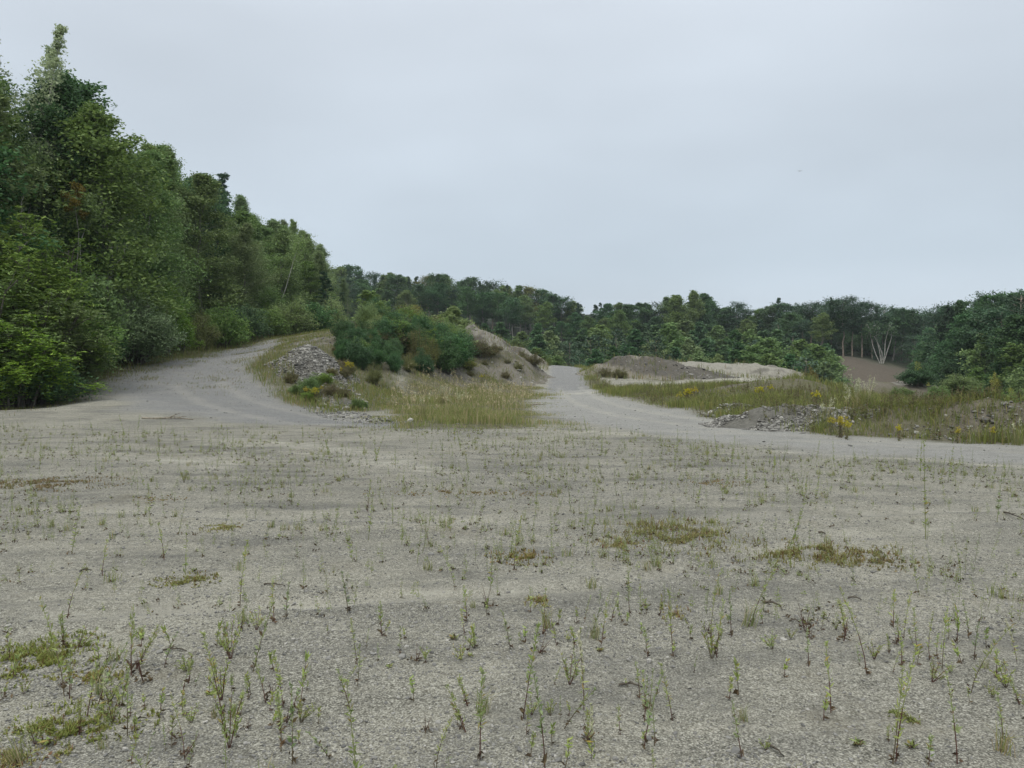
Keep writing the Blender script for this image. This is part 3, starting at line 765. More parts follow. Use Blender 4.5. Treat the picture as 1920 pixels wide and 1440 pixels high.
# ------------------------------------------------------------------ trees and shrubs: meshes shared by the single plants
PROF = {
    'egg': lambda s: (np.clip(s + 0.10, 0, 1) ** 0.45) * (np.clip(1.04 - s, 0, 1) ** 0.62) * 1.45,
    'cone': lambda s: 0.10 + 0.95 * (1 - s) ** 0.85,
    'round': lambda s: np.sqrt(np.clip(1 - (2 * s - 0.9) ** 2 * 0.95, 0.02, 1)),
    'flat': lambda s: 0.45 + 0.65 * np.sin(np.pi * np.clip(s * 0.9 + 0.08, 0, 1)) ,
    'column': lambda s: 0.55 + 0.5 * np.sin(np.pi * np.clip(s + 0.05, 0, 1)) - 0.35 * s,
}
def gen_tree(seed, h, r, base, n_br, n_sub, n_leaf, leaf, prof, mat_leaf, mat_bark, trunk_r, up=0.5, asp=0.5, droop=0.15, lean=0.02,
             e0=8, e1=62, clus=0.30, top=0.97, gappy=0.25, sides=6, curve=0.15, pinnate=False):
    rng = np.random.default_rng(seed)
    tb, cb = MB(), MB()
    k = 9
    tt = np.linspace(0, 1, k)
    la = rng.random() * 6.283
    wob = np.cumsum(rng.normal(size=(k, 2)) * h * 0.010, 0); wob -= wob[0]
    tp = np.stack([wob[:, 0] + np.cos(la) * lean * h * tt ** 1.3, wob[:, 1] + np.sin(la) * lean * h * tt ** 1.3, tt * h * top], 1)
    tube(tb, tp, trunk_r * (1 - 0.93 * tt) + 0.004 * h / 10, sides)
    at = lambda q: np.array([np.interp(q, tt, tp[:, i]) for i in range(3)])
    C, AX = [], []
    for i in range(n_br):
        s = (i + rng.random()) / n_br
        q = base + (1 - base) * s
        if rng.random() < gappy * 0.35:
            continue
        p0 = at(min(q, 0.985))
        f = float(PROF[prof](np.array(s)))
        L = r * f * rng.uniform(0.72, 1.18)
        az = i * 2.39996 + rng.normal() * 0.5
        el = math.radians(e0 + (e1 - e0) * s + rng.normal() * 9)
        d = np.array([math.cos(az) * math.cos(el), math.sin(az) * math.cos(el), math.sin(el)])
        qs = np.linspace(0, 1, 5)
        bp = p0 + d * L * qs[:, None] + np.stack([0 * qs, 0 * qs, curve * L * (qs - qs ** 2 * (1 + droop * 3))], 1)
        bp[1:] += rng.normal(size=(4, 3)) * L * 0.035
        br = max(0.004 * h / 10, trunk_r * 0.42 * (1 - q) ** 0.7 * (0.5 + 0.5 * f))
        tube(tb, bp, br * (1 - 0.85 * qs), 4, cap=False)
        for j in range(n_sub):
            u = 0.22 + 0.78 * (j + rng.random()) / n_sub
            sp = np.array([np.interp(u, qs, bp[:, c]) for c in range(3)])
            sd = unit(d * 0.7 + rng.normal(size=3) * 0.62 + np.array([0, 0, 0.1]))
            sl = (0.26 + 0.22 * rng.random()) * max(L, r * 0.35) * (1.15 - 0.45 * u)
            se = sp + sd * sl - np.array([0, 0, droop * sl * 0.8])
            if sides >= 6 and rng.random() < 0.6:
                tube(tb, np.stack([sp, (sp + se) / 2 + rng.normal(size=3) * sl * .05, se]), [br * 0.3, br * 0.2, br * 0.07], 3, cap=False)
            if rng.random() < gappy * 0.5:
                continue
            m = max(2, int(n_leaf * rng.uniform(0.55, 1.4)))
            w = rng.random(m) ** 0.7
            g = rng.normal(size=(m, 3)) * sl * clus
            g[:, 2] *= 0.72
            C.append(sp + (se - sp) * w[:, None] + g)
            AX.append(np.broadcast_to(sd, (m, 3)))
    C = np.concatenate(C); AX = np.concatenate(AX)
    if C[:, 2].min() < 0.03 * h:
        C[:, 2] = np.maximum(C[:, 2], 0.02 * h + 0.1 * rng.random(len(C)))
    if pinnate:
        # each centre is one long compound leaf: pairs of leaflets along an arching midrib
        n = len(C)
        ax = unit(AX * 0.8 + rng.normal(size=(n, 3)) * 0.6 + np.array([0, 0, 0.12]))
        Lr = leaf * 3.6 * (0.7 + 0.6 * rng.random(n))
        side = unit(np.cross(ax, np.array([0, 0, 1.0])))
        for a in np.linspace(0.15, 1.0, 6):
            mid = C + ax * (Lr * a)[:, None] - np.array([0, 0, 1.0]) * (Lr * 0.42 * a * a)[:, None]
            for sg in ((-1, 1) if a < 0.95 else (0.3,)):
                leaves(cb, mid + side * (sg * leaf * 0.42), leaf, side * sg * 2.2 + ax * 0.8, rng, up=0.75, asp=0.42, droop=0.25, jitter=0.25)
    else:
        leaves(cb, C, leaf, AX * 0.8, rng, up, asp, droop=droop)
    return [('trunk', tb.mesh('trunk', M[mat_bark], True)), ('crown', cb.mesh('crown', M[mat_leaf]))]

def gen_pine(seed, h, r, base, n_wh, leaf, n_leaf, trunk_r, mat='needle', bark='bark_pine', flat=0.22, prof='flat', lean=0.015):
    """Tall pine: bare stem with a few dead stubs, then loose level tiers of needles."""
    rng = np.random.default_rng(seed)
    tb, cb = MB(), MB()
    tt = np.linspace(0, 1, 9)
    la = rng.random() * 6.283
    tp = np.stack([np.cos(la) * lean * h * tt ** 1.5, np.sin(la) * lean * h * tt ** 1.5, tt * h * .98], 1)
    tp[1:-1, :2] += rng.normal(size=(7, 2)) * 0.006 * h
    tube(tb, tp, trunk_r * (1 - 0.85 * tt), 6)
    at = lambda q: np.array([np.interp(q, tt, tp[:, i]) for i in range(3)])
    C, AX = [], []
    for i in range(n_wh):
        s = (i + 0.6 * rng.random()) / n_wh
        q = base + (1 - base) * s
        f = float(PROF[prof](np.array(s)))
        p0 = at(min(q, .99))
        for j in range(rng.integers(3, 6)):
            az = rng.random() * 6.283
            L = r * f * rng.uniform(0.5, 1.2)
            el = math.radians(rng.normal(6 + 38 * s, 9))
            d = np.array([math.cos(az) * math.cos(el), math.sin(az) * math.cos(el), math.sin(el)])
            bp = np.stack([p0, p0 + d * L * .5 + [0, 0, .03 * L], p0 + d * L + [0, 0, .12 * L]])
            tube(tb, bp, [trunk_r * .22 * (1 - .6 * s), trunk_r * .14, trunk_r * .04], 4, cap=False)
            m = max(4, int(n_leaf * (0.4 + L / r)))
            w = 0.30 + 0.75 * rng.random(m)
            side = np.array([-math.sin(az), math.cos(az), 0])
            pts = p0 + d * (L * w)[:, None] + side * (rng.normal(size=m) * L * 0.24 * (0.5 + w))[:, None]
            pts[:, 2] += rng.normal(size=m) * L * flat * 0.5 + 0.12 * L * w ** 2
            C.append(pts); AX.append(np.broadcast_to(d * 1.0 + [0, 0, 0.35], (m, 3)))
    for i in range(7):                                     # dead stubs below the crown
        q = rng.uniform(base * 0.35, base)
        az = rng.random() * 6.283
        p0 = at(q)
        L = r * rng.uniform(0.12, 0.4)
        tube(tb, np.stack([p0, p0 + np.array([math.cos(az), math.sin(az), -.1]) * L]), [trunk_r * .12, trunk_r * .04], 3, cap=False)
    leaves(cb, np.concatenate(C), leaf, np.concatenate(AX), rng, up=0.35, asp=0.34, jitter=0.8)
    return [('trunk', tb.mesh('trunk', M[bark], True)), ('crown', cb.mesh('crown', M[mat]))]

def gen_shrub(seed, h, r, n_st, n_sub, n_leaf, leaf, mat_leaf, mat_bark='bark_dark', up=0.45, asp=0.45, droop=0.2, clus=0.22, pinnate=False, spread=1.0):
    """Many-stemmed shrub: stems fan out of one foot and carry leaves from low down."""
    rng = np.random.default_rng(seed)
    tb, cb = MB(), MB()
    C, AX = [], []
    for i in range(n_st):
        az = i * 2.39996 + rng.normal() * .4
        rr = math.sqrt((i + 0.5) / n_st) * spread * rng.uniform(.72, 1.12)
        top = np.array([math.cos(az) * r * rr * .92, math.sin(az) * r * rr * .92, h * (0.96 * math.sqrt(max(0.06, 1 - (min(rr, 1.02) * 0.93) ** 2.2))) * (rng.uniform(0.55, 1.02) if rng.random() < .8 else rng.uniform(1.02, 1.28))])
        b0 = np.array([math.cos(az), math.sin(az), 0]) * r * rng.uniform(0.02, 0.28)
        qs = np.linspace(0, 1, 5)
        bp = b0 + (top - b0) * qs[:, None] + np.stack([0 * qs, 0 * qs, h * .22 * np.sin(np.pi * qs)], 1) + rng.normal(size=(5, 3)) * 0.02 * h * qs[:, None]
        tube(tb, bp, 0.012 * h * (1 - .8 * qs) + .002 * h, 5, cap=False)
        d = unit(top - b0)
        for j in range(n_sub):
            u = 0.18 + 0.84 * (j + rng.random()) / n_sub
            sp = np.array([np.interp(u, qs, bp[:, c]) for c in range(3)])
            sd = unit(d * .35 + rng.normal(size=3) * .8 + np.array([math.cos(az) * .4 * rr, math.sin(az) * .4 * rr, .15]))
            sl = (0.16 + .14 * rng.random()) * (h + r) * .5
            se = sp + sd * sl
            tube(tb, np.stack([sp, se]), [.004 * h, .0015 * h], 3, cap=False)
            m = max(2, int(n_leaf * rng.uniform(.5, 1.5)))
            C.append(sp + (se - sp) * rng.random((m, 1)) + rng.normal(size=(m, 3)) * sl * clus)
            AX.append(np.broadcast_to(sd, (m, 3)))
    C = np.concatenate(C); AX = np.concatenate(AX)
    C[:, 2] = np.where(C[:, 2] < .02 * h, .02 * h + .12 * h * rng.random(len(C)), C[:, 2])
    if pinnate:
        n = len(C)
        ax = unit(AX * 0.8 + rng.normal(size=(n, 3)) * 0.5 + np.array([0, 0, 0.2]))
        Lr = leaf * 3.8 * (0.7 + 0.6 * rng.random(n))
        side = unit(np.cross(ax, np.array([0, 0, 1.0])))
        for a in np.linspace(0.12, 1.0, 6):
            mid = C + ax * (Lr * a)[:, None] - np.array([0, 0, 1.0]) * (Lr * 0.5 * a * a)[:, None]
            for sg in ((-1, 1) if a < 0.95 else (0.3,)):
                leaves(cb, mid + side * (sg * leaf * 0.42), leaf, side * sg * 2.2 + ax * 0.8, rng, up=0.75, asp=0.42, droop=0.3, jitter=0.25)
    else:
        leaves(cb, C, leaf, AX, rng, up, asp, droop=droop)
    return [('stems', tb.mesh('stems', M[mat_bark], True)), ('foliage', cb.mesh('foliage', M[mat_leaf]))]

# near wood (leaves 10-16 cm: two to four pixels at 35-100 m)
NEAR = {
    'dense': [gen_tree(100 + i, 15, 3.8, .08, 50, 7, 84, .22, 'egg', 'leaf_dark', 'bark_dark', .17, clus=.46, gappy=.12) for i in range(3)],
    'mid': [gen_tree(120 + i, 15, 3.5, .06, 52, 7, 84, .20, 'egg', 'leaf_mid', 'bark_grey', .15, clus=.46, gappy=.12, e1=66) for i in range(3)],
    'feathery': [gen_tree(140 + i, 14, 3.0, .04, 60, 7, 90, .17, 'column', 'leaf_olive', 'bark_grey', .12, clus=.46, gappy=.12, e0=22, e1=70, asp=.42) for i in range(3)],
    'pointed': [gen_tree(160 + i, 14, 2.9, .03, 62, 7, 84, .18, 'cone', 'leaf_mid', 'bark_dark', .14, clus=.44, gappy=.1, e0=2, e1=55, asp=.4) for i in range(2)],
    'spruce': [gen_tree(180 + i, 13, 2.7, .03, 74, 7, 60, .18, 'cone', 'needle', 'bark_dark', .14, clus=.22, e0=-6, e1=35, asp=.3, droop=.3) for i in range(2)],
    'airy': [gen_tree(200, 16, 2.6, .22, 36, 6, 34, .20, 'egg', 'leaf_pale', 'bark_birch', .12, clus=.3, e0=25, e1=72, gappy=.5),
             gen_tree(201, 16, 2.4, .30, 32, 6, 30, .20, 'egg', 'leaf_olive', 'bark_birch', .12, clus=.3, e0=25, e1=72, gappy=.55)],
    'pale': [gen_tree(205 + i, 16, 2.4, .30, 46, 6, 17, .17, 'column', 'leaf_pale', 'bark_birch', .10, clus=.36, e0=38, e1=78, gappy=.25, curve=.05) for i in range(2)],
    'sapling': [gen_tree(220 + i, 6, 1.5, .05, 34, 6, 34, .13, 'egg', 'leaf_bright', 'bark_grey', .05, clus=.3) for i in range(2)],
    'orange': [gen_tree(230, 9, .8, .84, 9, 5, 22, .16, 'round', 'leaf_orange', 'bark_grey', .05, clus=.35)],
}
SHRUB = {
    'locust': [gen_shrub(300 + i, 4, 2.4, 28, 10, 10, .14, 'leaf_bright', pinnate=True) for i in range(3)],
    'locust_dark': [gen_shrub(310 + i, 4, 2.4, 28, 10, 10, .14, 'leaf_mid', pinnate=True) for i in range(2)],
    'willow': [gen_shrub(320, 3.6, 2.3, 70, 14, 46, .17, 'leaf_willow', up=.5, asp=.28, droop=-.4, clus=.30)],
    'leafy': [gen_shrub(330 + i, 3, 1.8, 26, 10, 44, .15, 'leaf_mid', clus=.32) for i in range(2)],
    'dark': [gen_shrub(340 + i, 3, 1.9, 26, 10, 44, .16, 'leaf_dark', clus=.32) for i in range(2)],
    'olive': [gen_shrub(350 + i, 3, 1.6, 32, 11, 44, .12, 'leaf_olive', up=.3, asp=.35, clus=.30) for i in range(2)],
    'brown': [gen_shrub(360 + i, 3, 1.7, 36, 11, 40, .11, 'leaf_brown', up=.25, asp=.32, clus=.30) for i in range(2)],
    'sumac': [gen_shrub(370 + i, 2.4, 1.3, 12, 7, 7, .13, 'leaf_bright', pinnate=True) for i in range(2)],
    'yellow': [gen_shrub(380, 2.4, 1.2, 16, 8, 22, .13, 'leaf_yellow', clus=.3)],
    'low': [gen_shrub(390 + i, 1.0, 1.1, 28, 8, 40, .08, 'weed_dark', up=.3, asp=.36, clus=.34) for i in range(2)],
    'orange': [gen_shrub(396, 2.0, 1.2, 18, 8, 20, .15, 'leaf_orange', clus=.32)],
}
FAR = {
    'tall': [gen_tree(400 + i, 15, 3.5, .42, 30, 6, 62, .32, 'round', 'leaf_dark', 'bark_grey', .16, clus=.5, gappy=.1, sides=5, e0=15, e1=60) for i in range(3)],
    'tall_mid': [gen_tree(410 + i, 15, 3.4, .38, 30, 6, 62, .32, 'egg', 'leaf_mid', 'bark_grey', .16, clus=.5, gappy=.1, sides=5, e0=15) for i in range(2)],
    'tall_brown': [gen_tree(418, 15, 3.2, .45, 28, 6, 58, .32, 'round', 'leaf_brown', 'bark_grey', .15, clus=.5, gappy=.1, sides=5)],
    'full': [gen_tree(420 + i, 13, 3.8, .05, 40, 6, 66, .32, 'egg', 'leaf_dark', 'bark_dark', .16, clus=.5, gappy=.1, sides=5) for i in range(3)],
    'full_mid': [gen_tree(430 + i, 13, 3.6, .05, 40, 6, 66, .31, 'egg', 'leaf_mid', 'bark_dark', .15, clus=.5, gappy=.1, sides=5) for i in range(2)],
    'tier': [gen_tree(440 + i, 12, 3.0, .04, 50, 5, 54, .31, 'cone', 'needle', 'bark_dark', .15, clus=.26, sides=5, e0=-4, e1=40, asp=.34, droop=.25) for i in range(3)],
    'pine': [gen_pine(450 + i, 16, 3.5, .48, 10, 0.40, 110, .17) for i in range(3)],
    'young': [gen_tree(460 + i, 6, 2.1, .03, 34, 5, 30, .28, 'egg', 'leaf_mid', 'bark_dark', .07, clus=.48, gappy=.1, sides=5) for i in range(2)],
    'young_olive': [gen_tree(470 + i, 6, 1.8, .03, 34, 5, 30, .26, 'column', 'leaf_olive', 'bark_dark', .07, clus=.46, gappy=.1, sides=5, e0=25) for i in range(2)],
    'young_pine': [gen_pine(480 + i, 6, 2.3, .08, 9, .34, 40, .09, flat=.16, prof='egg') for i in range(2)],
    'young_dark': [gen_tree(490 + i, 6, 2.1, .03, 36, 5, 32, .30, 'cone', 'leaf_dark', 'bark_dark', .07, clus=.46, gappy=.1, sides=5) for i in range(2)],
}
KIND = {   # kind -> (object name, category, words for the label)
    'dense': ('broadleaf_tree', 'tree', 'dark green leafy tree'), 'mid': ('broadleaf_tree', 'tree', 'mid green leafy tree'),
    'feathery': ('birch_tree', 'tree', 'olive green feathery birch'), 'pointed': ('broadleaf_tree', 'tree', 'pointed mid green tree'),
    'spruce': ('spruce_tree', 'tree', 'blackish green spruce'), 'airy': ('birch_tree', 'tree', 'thin airy birch'),
    'pale': ('birch_tree', 'tree', 'pale green birch'), 'sapling': ('young_tree', 'tree', 'bright green young tree'),
    'tall': ('forest_tree', 'tree', 'bare trunked dark tree'), 'tall_mid': ('forest_tree', 'tree', 'bare trunked light green tree'),
    'tall_brown': ('forest_tree', 'tree', 'browning tall tree'), 'full': ('forest_tree', 'tree', 'round dark tree'),
    'full_mid': ('forest_tree', 'tree', 'round lighter tree'), 'tier': ('conifer_tree', 'tree', 'dark pointed conifer'),
    'pine': ('pine_tree', 'tree', 'flat topped pine'), 'young': ('young_tree', 'tree', 'mid green young tree'),
    'young_olive': ('young_tree', 'tree', 'slim olive green young tree'), 'young_pine': ('young_pine', 'tree', 'level branched young pine'),
    'young_dark': ('young_tree', 'tree', 'dark pointed young tree'),
}
NOMH = {'dense': 15, 'mid': 15, 'feathery': 14, 'pointed': 14, 'spruce': 13, 'airy': 16, 'pale': 16, 'sapling': 6, 'tall': 15, 'tall_mid': 15, 'tall_brown': 15, 'full': 13, 'full_mid': 13,
        'tier': 12, 'pine': 16, 'young': 6, 'young_olive': 6, 'young_pine': 6, 'young_dark': 6, 'orange': 9}

def put_tree(kind, x, y, h, where, group, pool=None, wide=1.0, label=None, name=None, rot=None, tilt=None):
    pool = pool or (NEAR if kind in NEAR else FAR)
    pr = pool[kind][R.integers(len(pool[kind]))]
    nm, cat, words = KIND.get(kind, (name or 'broadleaf_tree', 'tree', kind))
    s = h / NOMH[kind]
    w = s ** 0.75 * wide * R.uniform(.92, 1.08) if pool is FAR or h < 9 else wide * R.uniform(.9, 1.12) * s ** .6
    return plant(name or nm, label or f'{words} {where}', cat, pr, (x, y, Hz(x, y) - .12), R.random() * 6.283 if rot is None else rot, (w, w, s), group, tilt)

# ---- the wood on the left: rows along its edge, climbing the slope
def u_of(x, y):
    return 960 + FPX * x / y
LTOP = [(-400, 130), (0, 130), (48, 125), (100, 138), (180, 195), (240, 255), (270, 270), (325, 285), (380, 325), (430, 350), (480, 410), (540, 412), (585, 436), (612, 466), (630, 500), (650, 520)]
def left_top(u):
    a = np.array(LTOP, float)
    return float(np.interp(u, a[:, 0], a[:, 1]))
ANCHOR_L = [(150, 'by the locust bushes'), (330, 'by the silvery willow'), (480, 'by the track bend'), (570, 'by the track top'), (900, 'at its far end')]
def where_l(u, row):
    a = next(t for lim, t in ANCHOR_L if u < lim)
    return ['in the front row ', 'one row in ', 'up the slope '][row] + a
G_LEFT = 'trees of the wood on the left slope'
kinds_by_u = [(170, ['dense', 'mid', 'mid', 'airy', 'dense', 'spruce']), (340, ['mid', 'feathery', 'pointed', 'dense', 'feathery', 'mid']), (520, ['feathery', 'mid', 'feathery', 'mid', 'pointed', 'feathery', 'dense', 'spruce']), (2000, ['mid', 'feathery', 'mid', 'feathery'])]
for row, (xb, y0, y1, step) in enumerate([(-24.3, 31.5, 112, 3.0), (-29.0, 40, 118, 3.8), (-36, 50, 130, 5.0)]):
    y = y0
    i = 0
    while y < y1:
        x = xb + R.normal() * 1.0 + (0.0 if y < 70 else (y - 70) * (-0.02))
        u = u_of(x, y)
        if u > -90:
            ks = next(k for lim, k in kinds_by_u if u < lim)
            kind = ks[i % len(ks)] if R.random() < .75 else ks[R.integers(len(ks))]
            vt = left_top(u) + abs(R.normal()) * 20 - 6 + (34 if row == 0 and i % 3 == 1 else 0)
            zt = P(u, vt, y)[2]
            h = min(max(zt - Hz(x, y), 7.0), 19.5 if row == 0 else 22)
            slim = kind in ('feathery', 'pointed', 'spruce') and i % 2
            if slim and row < 2 and u < 420:
                h = min(h + 24 * y / FPX, 21)          # slimmer crowns reach a little over their neighbours
            put_tree(kind, x, y, h, where_l(u, row), G_LEFT, NEAR, R.uniform(.72, .9) if slim else R.uniform(.95, 1.45))
        y += step * R.uniform(.8, 1.2) * (1 + 0.004 * y)
        i += 1
# single trees that stand out
def tree_at(kind, u, D, vtop, label, wide=1.0, name=None, pool=None, tilt=None, group=None, rot=None):
    x = (u - 960) / FPX * D
    h = P(u, vtop, D)[2] - Hz(x, D)
    return put_tree(kind, x, D, h, '', group, pool, wide, label, name, rot, tilt)
tree_at('pale', 46, 40, 14, 'tallest birch with a pale thin top at the upper end of the wood', 1.15)
tree_at('pale', 6, 39.5, 44, 'second tallest pale birch, cut by the edge of the photograph', 1.1)
tree_at('pale', 78, 41.5, 66, 'third pale birch, its thin top leaning over the dark crowns', 1.0)
tree_at('dense', 120, 41, 150, 'dark crown just below the tallest pale birch', 1.0)
tree_at('dense', 168, 45, 190, 'dark crown with a dense notched top on the falling skyline', .95)
tree_at('orange', 140, 37.2, 335, 'slender maple with a small orange crown inside the dark wood', 1.0, 'maple_tree', NEAR)

def bare_stem(u0, v0, u1, v1, D, label, r=.06, fork=True):
    """A pale slanting stem with a thin crown, standing clear in front of the wood."""
    a, b = np.array(P(u0, v0, D)), np.array(P(u1, v1, D + .4))
    foot = np.array([a[0] - (b[0] - a[0]) * .25, D, 0.0]); foot[2] = Hz(foot[0], D) - .1
    t = thing('birch_tree', label, 'tree', tuple(foot), 0, None, G_LEFT)
    tb, cb = MB(), MB()
    top = b + (b - a) * .4
    pts = np.array([foot, (foot + a) / 2 + [.05, 0, 0], a, a * .5 + b * .5 + [.10, 0, 0], b, top]) - foot
    tube(tb, pts, np.linspace(r, r * .3, 6), 6)
    C = []
    if fork:
        f = pts[3] * .6 + pts[2] * .4
        tube(tb, [f, f + [(b - a)[0] * .35 - .25, .1, (b - a)[2] * .45], f + [(b - a)[0] * .6 - .2, .1, (b - a)[2] * .8]], [r * .6, r * .45, r * .25], 5, cap=False)
    for k in range(26):
        q = R.uniform(.62, 1)
        p = pts[4] + (pts[5] - pts[4]) * ((q - .6) / .4)
        d = unit(R.normal(size=3) + [0, 0, .5])
        e = p + d * R.uniform(.5, 1.3)
        tube(tb, [p, e], [r * .25, r * .08], 3, cap=False)
        C.append(p + (e - p) * R.random((60, 1)) * 1.2 + R.normal(size=(60, 3)) * .30)
    leaves(cb, np.concatenate(C), .17, None, R, .45, .5)
    link('trunk', tb.mesh('trunk', M['bark_birch'], True), t)
    link('crown', cb.mesh('crown', M['leaf_olive']), t)
bare_stem(176, 480, 212, 385, 42.0, 'slanting forked birch with a bare whitish stem in front of the dark wood', .055)
bare_stem(40, 380, 52, 322, 38.6, 'thin pale birch stem standing in the dark top corner of the wood', .035, False)
bare_stem(150, 455, 160, 410, 38.5, 'thin grey birch stem just beside the slanting forked birch', .03, False)
bare_stem(518, 590, 550, 490, 76, 'slim grey birch stem slanting in the olive end of the wood', .05, False)

# ---- bushes along the foot of the left wood
G_SH = 'bushes at the foot of the left wood'
def shrub_at(kind, u, D, vtop, wpx, label, name='bush', group=None, sink=.1, dv=0.0):
    pr = SHRUB[kind][R.integers(len(SHRUB[kind]))]
    x = (u - 960) / FPX * D
    z = Hz(x, D)
    h = max(.25, P(u, vtop, D)[2] - z)
    w = wpx * D / FPX
    h = max(h, .45 * w)
    nh, nr = {'locust': (4, 2.4), 'locust_dark': (4, 2.4), 'willow': (3.6, 2.3), 'leafy': (3, 1.8), 'dark': (3, 1.9), 'olive': (3, 1.6), 'brown': (3, 1.7), 'sumac': (2.4, 1.3), 'yellow': (2.4, 1.2), 'low': (1, 1.1), 'orange': (2.0, 1.2)}[kind]
    s = w / 2 / (nr * 1.12)
    return plant(name, label, 'bush', pr, (x, D, z - sink), R.random() * 6.283, (s, s, h / (nh * 1.12)), group)
for a in [('locust', 20, 31, 425, 250, 'bright locust bush with drooping leaves against the dark wood'),
          ('locust', 95, 34, 455, 190, 'locust bush with drooping leaves behind the front bushes'),
          ('locust_dark', -20, 28.5, 520, 220, 'darker locust bush cut by the edge of the photograph'),
          ('locust_dark', 80, 30.2, 560, 210, 'dark locust bush hanging low over the verge'),
          ('locust', 30, 28.2, 600, 200, 'lowest locust bush with bright leaf tips at the verge'),
          ('locust', 130, 32.5, 590, 150, 'locust bush with bright sprays beside the silvery willow'),
          ('dark', 60, 28.9, 660, 170, 'dark low bush under the locust sprays'),
          ('leafy', 150, 34.6, 520, 150, 'leafy bush between the locusts and the silvery willow'),
          ('dark', 175, 36.5, 610, 110, 'dark bush filling the gap beside the silvery willow'),
          ('willow', 247, 39.5, 560, 160, 'round silvery willow bush bulging over the edge of the track'),
          ('willow', 190, 39.5, 540, 110, 'smaller silvery willow behind the round willow'),
          ('locust', 305, 44, 530, 80, 'bright leafy bush rising behind the silvery willow'),
          ('leafy', 270, 43.5, 545, 100, 'mid green bush close behind the silvery willow'),
          ('locust', 335, 47, 575, 60, 'small bright bush hanging toward the track'),
          ('brown', 372, 50, 590, 70, 'brownish bush at the edge of the bend'),
          ('leafy', 418, 53, 570, 90, 'rounded green bush beside the bend of the left track'),
          ('dark', 460, 58, 565, 80, 'dark bush beside the bend of the left track'),
          ('sumac', 445, 56, 590, 50, 'low bright bush in front of the dark bush at the bend'),
          ('leafy', 500, 62, 575, 80, 'leafy bush above the top of the left track'),
          ('olive', 545, 66, 555, 90, 'tall olive bush above the top of the left track'),
          ('dark', 580, 70, 560, 90, 'dark bush near the far end of the left wood'),
          ('olive', 620, 76, 560, 60, 'olive bush at the far end of the left wood')]:
    a = list(a); a[4] = a[4] * 1.32
    shrub_at(*a, group=G_SH)
tree_at('spruce', 612, 84, 505, 'bluish spruce closing the far end of the left wood', 1.3)
tree_at('spruce', 640, 95, 545, 'smaller bluish spruce behind the end of the left wood', 1.2)
tree_at('feathery', 596, 90, 470, 'olive birch with a ragged top at the end of the left wood', 1.0)

# ---- bushes on the mound between the tracks
G_M = 'bushes on the mound between the two tracks'
tree_at('young', 697, 62, 545, 'slim young tree standing alone on top of the bushy mound', 1.25, pool=FAR, group=G_M)
tree_at('young_olive', 848, 64, 574, 'slim pale green young tree at the far side of the bushy mound', 1.5, pool=FAR, group=G_M)
for a in [('brown', 755, 56, 575, 95, 'large brownish bush crowning the bushy mound'),
          ('brown', 800, 57.5, 590, 85, 'brownish bush joined to the large brownish bush'),
          ('olive', 728, 59, 590, 60, 'olive bush beside the lone young tree on the mound'),
          ('yellow', 782, 60.5, 568, 34, 'yellowish bush poking above the brownish bushes'),
          ('olive', 835, 59, 600, 70, 'olive bush on the slope under the pale green young tree'),
          ('leafy', 846, 61, 612, 46, 'mid green bush at the shoulder of the sand mound'),
          ('sumac', 822, 60, 588, 34, 'bright feathery sumac on top of the mound'),
          ('brown', 843, 57.5, 625, 60, 'brownish bush low on the face of the mound'),
          ('olive', 858, 60.5, 640, 46, 'olive bush reaching to the sand mound'),
          ('dark', 775, 53.5, 640, 60, 'dark bush in the middle of the mound face'),
          ('sumac', 758, 53, 632, 44, 'bright sumac above the dark bush on the mound face'),
          ('sumac', 800, 53.5, 645, 46, 'tall bright sumac in the middle of the mound face'),
          ('sumac', 815, 52, 672, 54, 'bright sumac low on the mound face'),
          ('dark', 792, 52, 676, 60, 'dark bush under the bright sumacs'),
          ('sumac', 850, 54.5, 676, 38, 'bright sumac near the foot of the mound'),
          ('leafy', 838, 53.5, 690, 50, 'green bush at the foot of the mound behind the meadow'),
          ('low', 745, 51, 668, 70, 'low dark scrub on the mound face'),
          ('low', 715, 50, 655, 60, 'low scrub near the crest of the mound'),
          ('low', 700, 47.5, 672, 50, 'low scrub beside the stone heap'),
          ('low', 735, 48.5, 690, 70, 'low scrub at the foot of the mound'),
          ('low', 780, 50, 706, 60, 'greyish low scrub bordering the meadow'),
          ('low', 895, 57, 680, 60, 'dull low scrub on the eroded end of the mound'),
          ('low', 925, 58, 700, 40, 'brownish low scrub under the eroded end of the mound'),
          ('low', 1000, 60.5, 690, 40, 'tuft of scrub hanging on the eroded end of the mound'),
          ('yellow', 880, 53.5, 712, 40, 'yellow green bush on the meadow edge under the mound'),
          ('low', 660, 45, 640, 46, 'dark low scrub on the crest behind the stone heap'),
          ('low', 640, 43, 668, 44, 'blackish low scrub just behind the stone heap'),
          ('low', 690, 54, 622, 50, 'scrub on the grassy top of the mound')]:
    a = list(a); a[4] = a[4] * 1.3
    shrub_at(*a, group=G_M)
FACE = [(-10, 44), (-9.0, 39.8), (-7.2, 38), (-6.4, 43), (-4.4, 50.3), (-1.2, 54.2), (2.2, 57.5), (2.0, 60.5), (-1.5, 60.5), (-5, 57.5), (-9.5, 53)]
fx, fy = scatter(120, (-10, 3, 37, 62), lambda x, y: in_poly(x, y, FACE) * 1.0)
FK = {'low': ('dull low scrub', .9, 1.9), 'dark': ('dark leafy bush', 1.5, 1.0), 'leafy': ('green leafy bush', 1.4, 1.0), 'sumac': ('bright feathery sumac', 1.5, 1.0), 'brown': ('brownish bush', 1.5, 1.0), 'olive': ('olive bush', 1.6, 1.0)}
